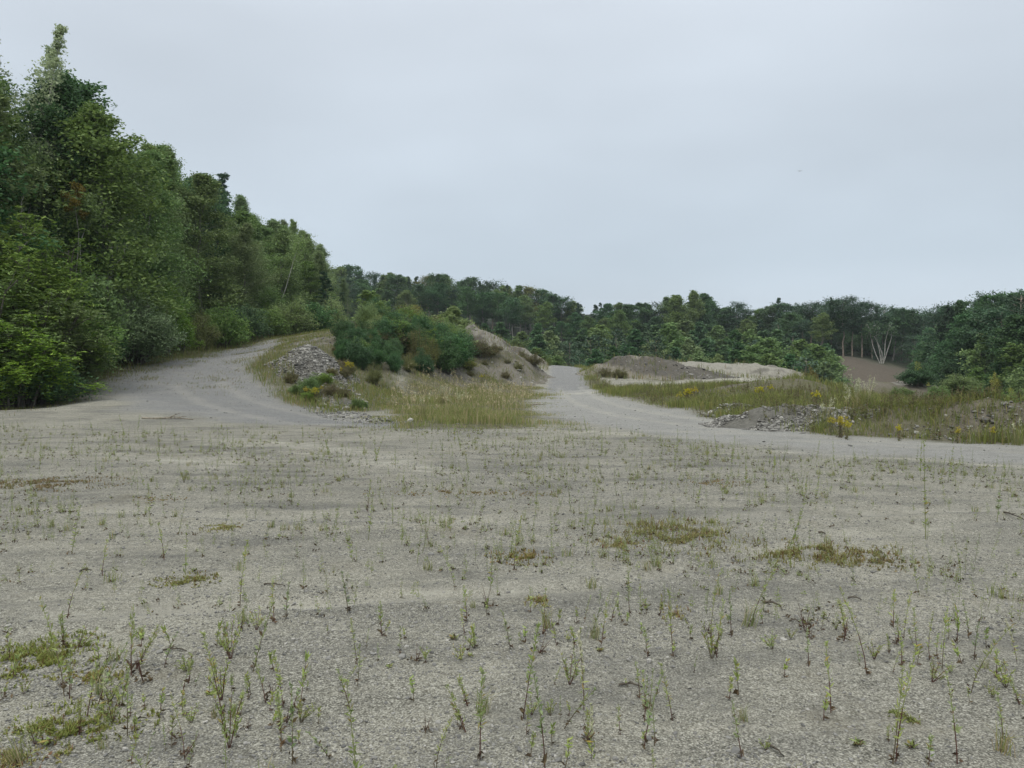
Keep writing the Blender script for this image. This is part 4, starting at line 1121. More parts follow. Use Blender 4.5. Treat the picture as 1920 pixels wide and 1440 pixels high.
for x, y in zip(fx, fy):
    u = u_of(x, y)
    if u > 868 and R.random() < .86:
        continue
    k = ['low', 'low', 'dark', 'dark', 'dark', 'dark', 'leafy', 'olive', 'brown', 'sumac', 'dark'][R.integers(11)] if u < 868 else ['low', 'low', 'low', 'brown'][R.integers(4)]
    h = FK[k][1] * R.uniform(.7, 1.35) * (0.45 if u > 868 else 1.25 if y > 48 else .75)
    vt = 690 - (Hz(x, y) + h - CAMZ) / y * FPX
    low = ['on the upper face of the mound', 'low on the mound face'][int(y < 49 + (x + 7) * .85)] if u < 868 else 'on the eroded end of the mound'
    shrub_at(k, u, y, vt, h * R.uniform(1.1, 1.7) * FK[k][2] * .62 * FPX / y * 1.2, f'{FK[k][0]} {low}', group=G_M)
nx, ny = scatter(20, (-11, -5, 28.5, 41), lambda x, y: (poly_d(x, y, [(-10.4, 38.5, 2.2), (-8.4, 34.5, 1.8), (-6.6, 30.4, 1.5)]) < 1) * ((poly_d(x, y, [(-9.6, 37.6, 1.25), (-9.0, 36.3, 1.1)]) > 1) * 1.0))
for x, y in zip(nx, ny):
    k = ['low', 'low', 'olive', 'sumac', 'leafy'][R.integers(5)]
    h = R.uniform(.3, .7)
    shrub_at(k, u_of(x, y), y, 690 - (Hz(x, y) + h - CAMZ) / y * FPX, h * R.uniform(1.2, 1.8) * FPX / y, f"small {dict(low='dull', olive='olive', sumac='feathery', leafy='leafy')[k]} bush on the flank of the left stone heap")
shrub_at('leafy', 582, 31.5, 702, 46, 'lush green bush with yellow flowers in front of the stone heap', name='bush')
shrub_at('sumac', 614, 33, 690, 30, 'small bright bush at the flank of the stone heap')
shrub_at('olive', 566, 33, 706, 26, 'little olive bush at the track side of the stone heap')
for a in [('low', 978, 62, 655, 24, 'thin bush on the ridge running down from the sand mound'), ('leafy', 1030, 74, 668, 14, 'small green bush where the sand ridge meets the track'),
          ('low', 1135, 63, 700, 40, 'scrubby tuft at the near foot of the dark spoil mound'), ('olive', 1140, 66.5, 672, 22, 'olive bush on the near shoulder of the dark spoil mound'),
          ('low', 1160, 62, 716, 44, 'grassy scrub in front of the dark spoil mound')]:
    shrub_at(*a)

# ---- right side: scrub around the pit
G_P = 'bushes around the bare scarp on the right'
for a in [('dark', 1720, 57, 715, 90, 'dark round shrub on the mound before the scarp'), ('leafy', 1690, 55, 728, 60, 'dark low shrub at the near end of the shrub mound'),
          ('leafy', 1760, 54.5, 722, 60, 'lighter shrub in the middle of the shrub mound'), ('leafy', 1800, 55.5, 722, 90, 'broad green shrub on the shrub mound'),
          ('leafy', 1850, 54.5, 734, 70, 'low green shrub sloping off the shrub mound'), ('dark', 1830, 53, 740, 70, 'dark shrub low at the end of the shrub mound'),
          ('yellow', 1740, 60, 712, 26, 'yellowish shrub poking out of the shrub mound'), ('sumac', 1780, 53, 728, 34, 'bright feathery shrub on the front of the shrub mound'),
          ('dark', 1745, 98, 678, 70, 'dark bush at the upper end of the sand ridge'), ('yellow', 1722, 104, 676, 24, 'bright bush at the tip of the scarp edge'),
          ('yellow', 1866, 76, 695, 22, 'yellow green bush at the edge of the dark trees'), ('leafy', 1890, 62, 735, 60, 'green bush below the dark trees'),
          ('yellow', 1898, 63, 724, 24, 'yellowish bush below the dark trees'), ('dark', 1790, 90, 700, 60, 'dark bush under the young trees'),
          ('orange', 1520, 62, 684, 34, 'orange tinged shrub beside the sand bank'), ('leafy', 1515, 60, 702, 36, 'green shrub under the orange tinged shrub'),
          ('dark', 1540, 80, 716, 34, 'dark shrub at the foot of the bare scarp'), ('low', 1570, 66, 726, 50, 'dull scrub in the pit before the scarp'),
          ('olive', 1605, 52, 738, 30, 'small olive shrub behind the weedy bank'), ('dark', 1548, 130, 664, 56, 'dark spreading bush on the shoulder of the scarp'),
          ('dark', 1512, 122, 664, 60, 'dark bush on the wooded side of the scarp'), ('leafy', 1480, 72, 700, 20, 'small bush at the end of the sand bank')]:
    shrub_at(*a, group=G_P)

# ---- the wood across the back
BTOP = [(600, 505), (650, 500), (700, 513), (760, 520), (800, 517), (850, 523), (900, 527), (950, 535), (1000, 545), (1050, 556), (1080, 566), (1110, 572), (1150, 568), (1200, 574), (1240, 570), (1270, 557), (1305, 549), (1328, 568), (1345, 584), (1385, 573),
        (1420, 580), (1460, 567), (1500, 578), (1550, 563), (1600, 570), (1650, 578), (1700, 587), (1745, 596), (1770, 578), (1800, 570), (1850, 558), (1900, 549), (1990, 545)]
def back_top(u):
    a = np.array(BTOP, float)
    return float(np.interp(u, a[:, 0], a[:, 1]))
BD = [(600, 214), (900, 212), (1100, 203), (1300, 192), (1480, 174), (1580, 158), (1720, 162), (1752, 150), (1775, 112), (1850, 98), (1990, 86)]
def back_d(u):
    a = np.array(BD, float)
    return float(np.interp(u, a[:, 0], a[:, 1]))
ANCHOR_B = [(760, 'behind the bushy mound'), (900, 'behind the sand mound'), (1040, 'above the sand ridge'), (1130, 'behind the track crest'), (1260, 'behind the spoil mound'), (1400, 'behind the sand bank'), (1550, 'past the sand bank'), (1740, 'above the scarp'), (1830, 'by the shrub mound'), (3000, 'at the right edge')]
def where_b(u, row):
    return ['on the skyline ', 'just below the skyline ', 'deep in the wood ', 'at the wood foot '][row] + next(t for lim, t in ANCHOR_B if u < lim)
G_BACK = 'trees of the wood across the back'
G_YOUNG = 'young trees along the foot of the back wood'
def back_kinds(u):
    if u < 1040:
        return ['tall', 'tall_mid', 'tall', 'tier', 'tall', 'pine', 'tall_mid', 'tall', 'tall_mid', 'tier', 'tall_brown']
    if u < 1440:
        return ['full', 'full_mid', 'full', 'tall', 'full', 'pine', 'full_mid', 'tall_mid', 'tier']
    if u < 1735:
        return ['pine', 'pine', 'tall', 'pine', 'pine', 'tall_mid']
    return ['pine', 'full', 'tall', 'full', 'pine', 'tier', 'full']
i = 0
u = 612.0
while u < 1985:                                # skyline row
    D = back_d(u) * R.uniform(.985, 1.02)
    ks = back_kinds(u)
    kind = ks[int(i + R.integers(0, 2)) % len(ks)]
    x = (u - 960) / FPX * D
    vt = back_top(u) + R.normal() * 3.5 - (3 if kind == 'tier' else 0)
    h = max(6.0, P(u, vt, D)[2] - Hz(x, D))
    put_tree(kind, x, D, min(h, 21), where_b(u, 0), G_BACK, FAR, (1.4 if kind != 'tier' else 1.15) * (1 if u < 1740 else .8))
    u += R.uniform(15, 23) * (1.0 if u < 1740 else 1.45)
    i += 1
u = 622.0
while u < 1985:                                # a second row in front of it, a little lower
    D = back_d(u) - R.uniform(9, 17)
    ks = back_kinds(u)
    kind = ks[R.integers(len(ks))]
    if 1555 < u < 1712:
        u += 30; continue
    x = (u - 960) / FPX * D
    vt = back_top(u) + 12 + abs(R.normal()) * 14
    h = max(5.0, P(u, vt, D)[2] - Hz(x, D))
    put_tree(kind, x, D, min(h, 19), where_b(u, 1), G_BACK, FAR, 1.3)
    u += R.uniform(22, 34) * (1.0 if u < 1740 else 1.5)
u = 605.0
while u < 1985:                                # the shade behind: trees leafy to the ground close the view between the trunks
    D = back_d(u) + (R.uniform(14, 26) if not 1540 < u < 1760 else R.choice([13, 24, 38]))
    x = (u - 960) / FPX * D
    vt = back_top(u) + 16 + abs(R.normal()) * 8
    h = max(5.0, P(u, vt, D)[2] - Hz(x, D))
    put_tree('full', x, D, min(h, 18), where_b(u, 2), G_BACK, FAR, 1.45)
    u += R.uniform(22, 32) * (1.0 if u < 1740 else 1.3) * (.62 if 1540 < u < 1760 else 1)
for u, D in [(1722, 196), (1732, 188), (1741, 200), (1750, 186), (1760, 194), (1770, 176), (1780, 168), (1746, 178), (1757, 172)]:
    x = (u - 960) / FPX * D
    put_tree('full', x, D, max(5.0, P(u, back_top(u) + 2 + R.normal() * 3, D)[2] - Hz(x, D)), where_b(u, 2), G_BACK, FAR, 1.4)
for u in np.arange(640, 1740, 62):
    u = u + R.uniform(-18, 18)
    D = back_d(u) - R.uniform(2, 7)
    x = (u - 960) / FPX * D
    put_tree('tier', x, D, min(P(u, back_top(u) - 5 + R.normal() * 4, D)[2] - Hz(x, D), 20), where_b(u, 0), G_BACK, FAR, .62)
FOOT = [(600, 612), (700, 618), (860, 618), (900, 624), (960, 628), (1040, 630), (1100, 628), (1200, 622), (1300, 624), (1400, 632), (1480, 640), (1560, 658), (1990, 660)]
for row, (dn, df, lift, stp) in enumerate([(150, 172, -14, 30), (126, 146, 4, 30), (104, 122, 26, 34)]):
    u = 640.0 + row * 9
    while u < 1560:
        D = R.uniform(dn, df) - (u - 640) * .02
        x = (u - 960) / FPX * D
        z = Hz(x, D)
        vt = float(np.interp(u, [f[0] for f in FOOT], [f[1] for f in FOOT])) + lift + R.normal() * 9
        h = P(u, vt, D)[2] - z
        if 2.0 < h:
            kind = ['young', 'young_dark', 'young_olive', 'young_pine', 'young', 'young_dark', 'young_dark'][R.integers(7)]
            put_tree(kind, x, D, min(h, 10.5), where_b(u, 3), G_YOUNG, FAR, 1.45)
        u += stp * R.uniform(.75, 1.3)
for u, D, vt, k in [(1790, 96, 612, 'young_dark'), (1815, 93, 640, 'young'), (1848, 84, 622, 'young_olive'), (1880, 82, 640, 'young_dark'), (1905, 76, 645, 'young'), (1945, 74, 640, 'young_dark'), (1765, 105, 650, 'young_dark'), (1740, 118, 648, 'young_dark'),
                    (1835, 80, 690, 'young'), (1912, 70, 690, 'young_olive'), (1780, 92, 672, 'young_dark'), (1870, 78, 680, 'young_dark'), (1750, 140, 640, 'young_pine'), (1722, 146, 655, 'young_dark'), (1500, 140, 640, 'young_dark'), (1525, 136, 648, 'young'), (1555, 132, 655, 'young_dark')]:
    x = (u - 960) / FPX * D
    put_tree(k, x, D, max(2.5, P(u, vt, D)[2] - Hz(x, D)), where_b(u, 3), G_YOUNG, FAR, 1.2)
tree_at('full_mid', 1304, 178, 546, 'light green tree with a high rounded top over the skyline', .85, pool=FAR, group=G_BACK)
tree_at('full_mid', 1272, 180, 556, 'lighter tree beside the high rounded top on the skyline', 1.0, pool=FAR, group=G_BACK)
tree_at('young_pine', 1108, 112, 632, 'spreading young pine with level tiers straight behind the track crest', 1.7, pool=FAR, group=G_YOUNG)
tree_at('pine', 1908, 84, 548, 'broad dark pine rising highest at the right end of the wood', 1.5, pool=FAR, group=G_BACK)
tree_at('tier', 1776, 108, 570, 'dark pointed conifer beside the dip in the skyline', 1.3, pool=FAR, group=G_BACK)

def white_birch():
    """Clump of white leaning stems at the top edge of the scarp."""
    D = 151.0
    x = (1650 - 960) / FPX * D
    z = Hz(x, D) - .2
    t = thing('birch_tree', 'white many stemmed birch fanning out at the top edge of the scarp', 'tree', (x, D, z))
    tb, cb = MB(), MB()
    k = D / FPX
    C = []
    for path in ([(0, 0), (-8, -18), (-14, -38), (-20, -58)], [(2, 0), (0, -24), (-6, -44), (-8, -62)], [(5, 0), (8, -22), (10, -42), (14, -62)], [(6, 0), (12, -22), (18, -40), (22, -56)], [(3, 0), (4, -20), (-2, -36), (-15, -56)]):
        p = np.array([(a * k, R.normal() * .12, -b * k) for a, b in path])
        e = p[-1] + (p[-1] - p[-2]) * .7
        pts = np.vstack([p, e])
        tube(tb, pts, [.085, .075, .06, .045, .015], 6)
        for j in range(7):
            q = p[-1] + (e - p[-1]) * R.random() - (p[-1] - p[-2]) * R.random() * .3
            d = unit(R.normal(size=3) + [0, 0, .4]) * R.uniform(.7, 1.9)
            tube(tb, [q, q + d], [.04, .015], 4, cap=False)
            C.append(q + d * R.random((26, 1)) + R.normal(size=(26, 3)) * .5)
    leaves(cb, np.concatenate(C), .42, None, R, .5, .5)
    link('trunk', tb.mesh('trunk', M['bark_birch'], True), t)
    link('crown', cb.mesh('crown', M['leaf_dark']), t)
white_birch()
# ------------------------------------------------------------------ grass and low growth nobody could count
def stuff(name, label, mb, mats):
    o = link(name, mb.mesh(name, mats))
    return tag(o, label, None, None, 'stuff')
def on(x, y):
    return np.stack([x, y, H(x, y)], 1)

def meadow():
    mb = MB()
    x, y = scatter(30000, (-7, 3.5, 19.5, 57), lambda x, y: poly_soft(x, y, GRASS_A, 1.5) * sstep(.25, .6, fbm(x * .8, y * .8, 51, 3)) * np.clip(26 / y, .25, 1))
    tall = sstep(.35, .65, fbm(x * .5, y * .5, 52, 3))
    blades(mb, on(x, y), (.09 + .27 * tall) * (.12 + .88 * poly_soft(x, y, GRASS_A, 1.8) ** 1.4), .009 + .0002 * y, m=0)
    x, y = scatter(420, (-6, 3, 20.5, 50), lambda x, y: poly_soft(x, y, GRASS_A, .2))
    b = on(x, y)
    h = R.uniform(.55, .95, len(x))
    blades(mb, b, h, .010, lean=.25, m=1)
    leaves(mb, np.repeat(b + np.stack([0 * h, 0 * h, h * .93], 1), 5, 0) + R.normal(size=(len(x) * 5, 3)) * [.02, .02, .05], .09, [0, 0, 1.4], up=0, asp=.3, m=1, jitter=.4)
    stuff('meadow_grass', 'tall straw and green grass in front of the bushy mound', mb, [M['grass'], M['straw']])
meadow()

def verge():
    mb = MB()
    berm = MOUNDS['berm']
    f = lambda x, y: poly_soft(x, y, GRASS_B, .5) * (poly_d(x, y, SAND_STRIP) > .95)
    bd = lambda x, y: poly_d(x, y, [(a, b, w) for a, b, _, w in berm])
    bare = lambda x, y: 1 - sstep(1.15, .8, bd(x, y)) * (.55 + .45 * sstep(.60, .44, fbm(x * .8, y * .8, 77, 3)))
    x, y = scatter(42000, (4.5, 30, 8, 78), lambda x, y: f(x, y) * np.clip(bare(x, y), .04, 1) * np.clip((.06 + .94 * sstep(.3, .62, fbm(x * .7, y * .7, 55, 3))), 0, 1) * np.clip(18 / np.hypot(x, y), .2, 1) * (poly_d(x, y, [(5.2, 21.2, 1), (7.8, 20.9, 1)]) > .95))
    tall = sstep(.3, .65, fbm(x * .5, y * .5, 56, 3))
    blades(mb, on(x, y), .09 + .30 * tall, .011 + .0002 * y, m=0)
    x, y = scatter(18000, (7, 29, 7.5, 21.5), lambda x, y: (bd(x, y) < 1.25) * np.clip(1.15 - sstep(0.45, 0.57, fbm(x * 0.8, y * 0.8, 77, 3)), .1, 1) * (.12 + .88 * sstep(.42, .56, fbm(x * 1.1, y * 1.1, 57, 3))))
    blades(mb, on(x, y), .13 + .16 * fbm(x, y, 59, 2), .013, lean=.6, m=0)
    stuff('verge_grass', 'green and yellow grass along the right side of the gravel road', mb, [M['grass_green']])
    mb = MB()
    # leafy herbs crowding the bank
    x, y = scatter(6500, (5.5, 29, 9, 60), lambda x, y: f(x, y) * (.08 + sstep(.36, .56, fbm(x * 1.1, y * 1.1, 58, 2))) * np.clip(17 / np.hypot(x, y), .12, 1) * np.where(bd(x, y) < 1.15, 1.15 - sstep(0.45, 0.57, fbm(x * 0.8, y * 0.8, 77, 3)), .4) * ((poly_d(x, y, [(6.3, 21.4, .9), (7.9, 20.8, .9)]) > 1.0) | (R.random(x.shape) < .7)))
    b = on(x, y)
    herb(mb, b, R.uniform(.12, .38, len(x)) * (1 + .4 * (R.random(len(x)) < .08)), 28, .07)
    stuff('weedy_herbs', 'dense leafy weeds crowding the earth bank along the gravel road', mb, [M['weed_dark'], M['weed_stem']])

def herb(mb, B, h, nl, ls, m_leaf=0, m_stem=1, asp=.32):
    """Many upright leafy stems in one mesh: a thin stem, leaves spiralling up it."""
    n = len(B)
    h = np.broadcast_to(h, (n,))
    lean = R.normal(size=(n, 2)) * .14
    top = B + np.stack([lean[:, 0] * h, lean[:, 1] * h, h], 1)
    w = .0012 + .0035 * h
    for a in (0, 1):
        s = np.stack([w * (1 - a), w * a, 0 * w], 1)
        mb.add(np.stack([B - s, B + s, top + s * .3, top - s * .3], 1).reshape(-1, 3), np.arange(n * 4).reshape(n, 4), m_stem)
    q = R.uniform(.12, 1.02, (n, nl))
    az = R.random((n, nl)) * 6.283
    d = np.stack([np.cos(az), np.sin(az), .55 + 0 * az], -1)
    C = B[:, None] + (top - B)[:, None] * q[..., None] + d * (ls * .42 * (1.15 - .6 * q))[..., None]
    sz = (ls * (1.2 - .65 * q)) * np.clip(h / .4, .5, 1.5)[:, None]
    leaves(mb, C.reshape(-1, 3), sz.reshape(-1), d.reshape(-1, 3) * 2, up=.25, asp=asp, m=m_leaf, jitter=.25)
verge()

def spur_grass():
    mb = MB()
    x, y = scatter(34000, (-32, 3, 26, 86), lambda x, y: poly_soft(x, y, SPUR, .5) * sstep(.3, .6, fbm(x * .7, y * .7, 61, 3)) * np.clip(34 / y, .3, 1) * (poly_d(x, y, [(-9.3, 37.3, 1.5), (-8.6, 35.4, 1.2)]) > .9))
    blades(mb, on(x, y), .10 + .25 * fbm(x * .4, y * .4, 62, 2), .018, m=0)
    stuff('bank_grass', 'thin yellow green grass on the bank between the two tracks', mb, [M['grass_edge']])
    mb = MB()
    x, y = scatter(16000, (-23.5, -14, 18, 72), lambda x, y: sstep(-17.2, -18.6, x + 2.2 * (fbm(x * .5, y * .5, 63, 3) - .5)) * np.clip(32 / y, .3, 1) * sstep(17, 25, y))
    blades(mb, on(x, y), .12 + .34 * sstep(-18, -20, x), .017, m=0)
    stuff('edge_grass', 'mixed grass and weeds along the foot of the left wood', mb, [M['grass_edge']])
    mb = MB()
    x, y = scatter(9000, (-19.5, -11.5, 20, 62), lambda x, y: (sstep(.5, .66, fbm(x * .9, y * .9, 64, 3)) + .05) * np.clip(26 / y, .3, 1) * np.maximum(sstep(-14.5, -17.0, x), sstep(30, 37, y) * sstep(-16, -12.5, x - (34 - y) * .18)))
    blades(mb, on(x, y), .10, .014, lean=.6, m=0)
    stuff('track_grass', 'sparse short grass on the shoulders of the left track', mb, [M['grass_edge']])
    mb = MB()
    x, y = scatter(5000, (-8, 30, 60, 84), lambda x, y: sstep(.45, .62, fbm(x * .3, y * .3, 66, 3)) * (poly_d(x, y, ROAD_R) > 1.05))
    blades(mb, on(x, y), .42, .04, m=0)
    stuff('far_grass', 'rough grass scattered around the far mounds', mb, [M['grass_edge']])
spur_grass()

# ------------------------------------------------------------------ flowers and tall weeds that stand out
def goldenrod_proto(seed, h, n_st):
    rng = np.random.default_rng(seed)
    sb, lb, fb = MB(), MB(), MB()
    for i in range(n_st):
        az = rng.random() * 6.283
        f0 = np.array([math.cos(az), math.sin(az), 0]) * rng.uniform(0, .14)
        top = f0 * 2.0 + np.array([rng.normal() * .05, rng.normal() * .05, h * rng.uniform(.72, 1.05)])
        tube(sb, [f0, (f0 + top) / 2, top], [.006, .005, .003], 4, cap=False)
        m = 26
        q = rng.random(m) * .85
        a = rng.random(m) * 6.283
        d = np.stack([np.cos(a), np.sin(a), .4 + 0 * a], 1)
        leaves(lb, f0 + (top - f0) * q[:, None] + d * .035, .10, d * 2, rng, .3, .25, jitter=.25)
        for b in range(7):                         # plume: arching sprays of tiny heads
            a = rng.random() * 6.283
            s0 = f0 + (top - f0) * rng.uniform(.74, 1.0)
            e = s0 + np.array([math.cos(a) * .09, math.sin(a) * .09, .05])
            C = s0 + (e - s0) * rng.random((18, 1)) + rng.normal(size=(18, 3)) * .014
            leaves(fb, C, .026, None, rng, .4, .9)
    return [('stems', sb.mesh('stems', M['weed_stem'])), ('leaves', lb.mesh('leaves', M['weed_dark'])), ('flowers', fb.mesh('flowers', M['goldenrod']))]
GR = [goldenrod_proto(700 + i, .8, n) for i, n in enumerate((5, 9, 3))]
G_G = 'goldenrod flowering on the banks'
for u, D, k, s, lab in [(590, 30.5, 1, 1.15, 'goldenrod clump in front of the left stone heap'), (576, 31, 0, 1.0, 'goldenrod beside the clump in front of the left stone heap'), (603, 31.6, 2, .9, 'small goldenrod between the lush bush and the stone heap'),
                        (655, 37.5, 1, 1.35, 'brightest goldenrod standing up behind the left stone heap'), (640, 36, 2, 1.0, 'thin goldenrod on the flank of the left stone heap'), (905, 52, 0, 1.1, 'goldenrod at the meadow edge under the mound'),
                        (1290, 31, 1, 1.2, 'goldenrod clump in the grass behind the small stone heap'), (1302, 32, 0, 1.1, 'goldenrod close to the clump behind the small stone heap'), (1278, 29.5, 0, 1.1, 'goldenrod at the near side of the grass clump'),
                        (1424, 30, 1, 1.1, 'goldenrod in the meadow above the rubble heap'), (1445, 31, 0, 1.0, 'goldenrod in the meadow beside the one above the rubble heap'), (1575, 17.9, 1, .95, 'large goldenrod clump on the face of the weedy bank'),
                        (1586, 17.6, 0, .85, 'goldenrod just beside the large clump on the weedy bank'), (1558, 18.4, 2, .9, 'thin goldenrod near the end of the weedy bank'), (1688, 17.2, 0, .7, 'goldenrod half way along the weedy bank'),
                        (1795, 16.4, 0, .7, 'goldenrod on the dark part of the weedy bank'), (1530, 20.5, 0, .9, 'goldenrod behind the top of the weedy bank'), (1862, 16.2, 2, .8, 'goldenrod near the far right of the weedy bank')]:
    x = (u - 960) / FPX * D
    plant('goldenrod_plant', lab, 'flower', GR[k], (x, D, Hz(x, D) - .02), R.random() * 6.283, (s * .66, s * .66, s * .66), G_G)

def plume_proto(seed, h, n):
    rng = np.random.default_rng(seed)
    sb, hb = MB(), MB()
    for i in range(n):
        f0 = rng.normal(size=3) * [.06, .06, 0]
        top = f0 + np.array([rng.normal() * .2, rng.normal() * .2, h * rng.uniform(.7, 1.05)])
        mid = (f0 + top) / 2 + np.array([0, 0, .08 * h])
        tube(sb, [f0, mid, top], [.005, .004, .002], 4, cap=False)
        C = mid + (top - mid) * (.35 + .7 * rng.random((34, 1))) + rng.normal(size=(34, 3)) * .025
        leaves(hb, C, .055, (top - f0) * 2, rng, 0, .3, jitter=.5)
    bb = MB()
    blades(bb, rng.normal(size=(60, 3)) * [.10, .10, 0], h * .6, .012, rng)
    return [('stems', sb.mesh('stems', M['straw'])), ('seed_heads', hb.mesh('seed_heads', M['spike'])), ('blades', bb.mesh('blades', M['grass_green']))]
PL = [plume_proto(720 + i, 1.0, n) for i, n in enumerate((7, 4, 12))]
for u, D, k, s, lab in [(1610, 20.0, 2, .95, 'tall pale plume grass on the crest of the weedy bank'), (1625, 19.6, 0, .8, 'plume grass beside the tall pale one on the bank crest'), (1590, 20.6, 1, .8, 'thin plume grass near the bare end of the bank crest'), (1545, 19.4, 1, .8, 'pale spiky grass low at the end of the weedy bank'),
                        (790, 24, 1, .9, 'pale plume grass at the near edge of the meadow'), (860, 27, 0, .9, 'plume grass in the middle of the meadow'), (830, 34, 2, .9, 'large plume grass at the back of the meadow'), (930, 31, 1, 1.0, 'single tall plume near the road side of the meadow'),
                        (1905, 15.8, 1, .6, 'pale seeding grass on the dark end of the weedy bank')]:
    x = (u - 960) / FPX * D
    plant('plume_grass', lab, 'grass', PL[k], (x, D, Hz(x, D) - .02), R.random() * 6.283, (s, s, s), 'plume grasses')

# ------------------------------------------------------------------ weeds on the open gravel
def weed_proto(kind, seed):
    rng = np.random.default_rng(seed)
    sb, lb = MB(), MB()
    if kind in ('slender', 'tall', 'grey'):
        h = {'slender': .20, 'tall': .36, 'grey': .22}[kind]
        n_st = 1 if kind != 'slender' else rng.integers(1, 3)
        for s in range(n_st):
            f0 = np.array([rng.normal() * .006, rng.normal() * .006, -.01])
            ln = rng.normal(size=2) * .20
            hh = h * rng.uniform(.8, 1.1)
            qs = np.linspace(0, 1, 5)
            pts = f0 + np.stack([ln[0] * hh * qs ** 1.6, ln[1] * hh * qs ** 1.6, hh * qs], 1)
            rd = .0019 * (1 - .7 * qs) + .0005
            tube(sb, pts[:3], rd[:3], 5, cap=False)
            tube(sb, pts[2:], rd[2:], 5, m=1, cap=False)
            m = int((74 if kind == 'tall' else 46) * rng.uniform(.8, 1.2))
            q = np.clip(rng.beta(1.5, 1.0, m) * .84 + .18, .1, 1.0)
            a = np.arange(m) * 2.4 + rng.normal(size=m) * .3
            el = .25 + .95 * q
            d = np.stack([np.cos(a), np.sin(a), el], 1)
            d = unit(d)
            L = (.027 if kind != 'grey' else .021) * np.where(q > .9, .7, 1.25 - .55 * q) * rng.uniform(.7, 1.25, m)
            P0 = np.stack([np.interp(q, qs, pts[:, c]) for c in range(3)], 1)
            leaves(lb, P0 + d * (L * .5)[:, None], L, d * 3, rng, .25, .22 if kind != 'grey' else .34, jitter=.2)
            k = rng.integers(4, 9)                 # withered leaves at the foot
            a = rng.random(k) * 6.283
            d = np.stack([np.cos(a), np.sin(a), .1 + .3 * rng.random(k)], 1)
            leaves(lb, f0 + d * .011 + np.stack([0 * a, 0 * a, .012 + .03 * rng.random(k)], 1), .024, d * 2, rng, .3, .4, m=1, jitter=.3)
    elif kind == 'seedling':
        h = .085 * rng.uniform(.8, 1.2)
        tube(sb, [[0, 0, -.01], [.004, .002, h * .5], [.008, -.003, h]], [.0018, .0015, .001], 5, cap=False)
        m = 22
        a = np.arange(m) * 2.4
        q = rng.uniform(.35, 1, m)
        d = unit(np.stack([np.cos(a), np.sin(a), .5 + q], 1))
        L = .023 * rng.uniform(.7, 1.3, m)
        leaves(lb, np.stack([.008 * q, -.003 * q, h * q], 1) + d * (L * .45)[:, None], L, d * 3, rng, .4, .32, jitter=.2)
        a = rng.random(4) * 6.283
        d = np.stack([np.cos(a), np.sin(a), .1 + 0 * a], 1)
        leaves(lb, d * .012 + [0, 0, .008], .024, d * 2, rng, .4, .4, m=1, jitter=.3)
    elif kind == 'bushy':
        for s in range(6):
            a = s * 1.05 + rng.normal() * .2
            e = np.array([math.cos(a) * .045, math.sin(a) * .045, .09 * rng.uniform(.6, 1.2)])
            tube(sb, [[0, 0, -.01], e * .6 + [0, 0, .01], e], [.0017, .0014, .0008], 4, cap=False)
            m = 20
            q = rng.uniform(.2, 1.05, m)
            aa = rng.random(m) * 6.283
            d = unit(np.stack([np.cos(aa), np.sin(aa), .7 + 0 * aa], 1))
            leaves(lb, e * q[:, None] + d * .008, .018, d * 3, rng, .4, .3, jitter=.3)
    elif kind == 'rosette':
        m = 13
        a = np.arange(m) * 2.4
        d = unit(np.stack([np.cos(a), np.sin(a), .25 + .5 * rng.random(m)], 1))
        L = .050 * rng.uniform(.6, 1.2, m)
        leaves(lb, d * (L * .5)[:, None] + [0, 0, .005], L, d * 3, rng, .6, .3, jitter=.15)
        leaves(lb, d[:6] * .022 + [0, 0, .004], .04, d[:6] * 2, rng, .5, .35, m=1, jitter=.3)
        tube(sb, [[0, 0, -.01], [0, 0, .014]], [.003, .002], 5, cap=False)
    elif kind == 'dead':
        for s in range(4):
            a = rng.random() * 6.283
            e = np.array([math.cos(a) * .05, math.sin(a) * .05, .10 * rng.uniform(.5, 1.4)])
            tube(sb, [[0, 0, -.01], e * .5 + [.004, 0, .01], e], [.0018, .0013, .0006], 4, cap=False)
        m = 22
        C = rng.normal(size=(m, 3)) * [.026, .026, .012] + [0, 0, .018]
        leaves(lb, C, .024, None, rng, .3, .5, m=1)
    elif kind == 'spike':
        h = .36
        qs = np.linspace(0, 1, 6)
        pts = np.stack([.10 * h * qs ** 2, .05 * h * qs ** 2, h * qs], 1) - [0, 0, .01]
        tube(sb, pts, .0022 * (1 - .6 * qs), 5, cap=False)
        m = 70
        q = rng.uniform(.45, 1.0, m)
        a = rng.random(m) * 6.283
        d = unit(np.stack([np.cos(a), np.sin(a), 1.1 + 0 * a], 1))
        leaves(lb, np.stack([np.interp(q, qs, pts[:, c]) for c in range(3)], 1) + d * .007, .020, d * 3, rng, .2, .5, m=2, jitter=.2)
        m = 14
        a = rng.random(m) * 6.283
        q = rng.uniform(.05, .5, m)
        d = unit(np.stack([np.cos(a), np.sin(a), .8 + 0 * a], 1))
        leaves(lb, np.stack([np.interp(q, qs, pts[:, c]) for c in range(3)], 1) + d * .018, .045, d * 3, rng, .3, .24, m=0, jitter=.2)
    elif kind == 'tuft':
        blades(lb, rng.normal(size=(34, 3)) * [.018, .018, 0], .10, .0032, rng, lean=.8)
        tube(sb, [[0, 0, -.01], [0, 0, .012]], [.006, .003], 5, cap=False)
    mat = {'grey': 'weed_grey', 'tuft': 'grass'}.get(kind, 'weed')
    stem = 'red_stem' if kind in ('slender', 'dead') or seed % 2 else 'weed_stem'
    return [('stem', sb.mesh('stem', [M[stem], M['green_stem']])), ('leaves', lb.mesh('leaves', [M[mat], M['weed_dry'], M['spike']]))]
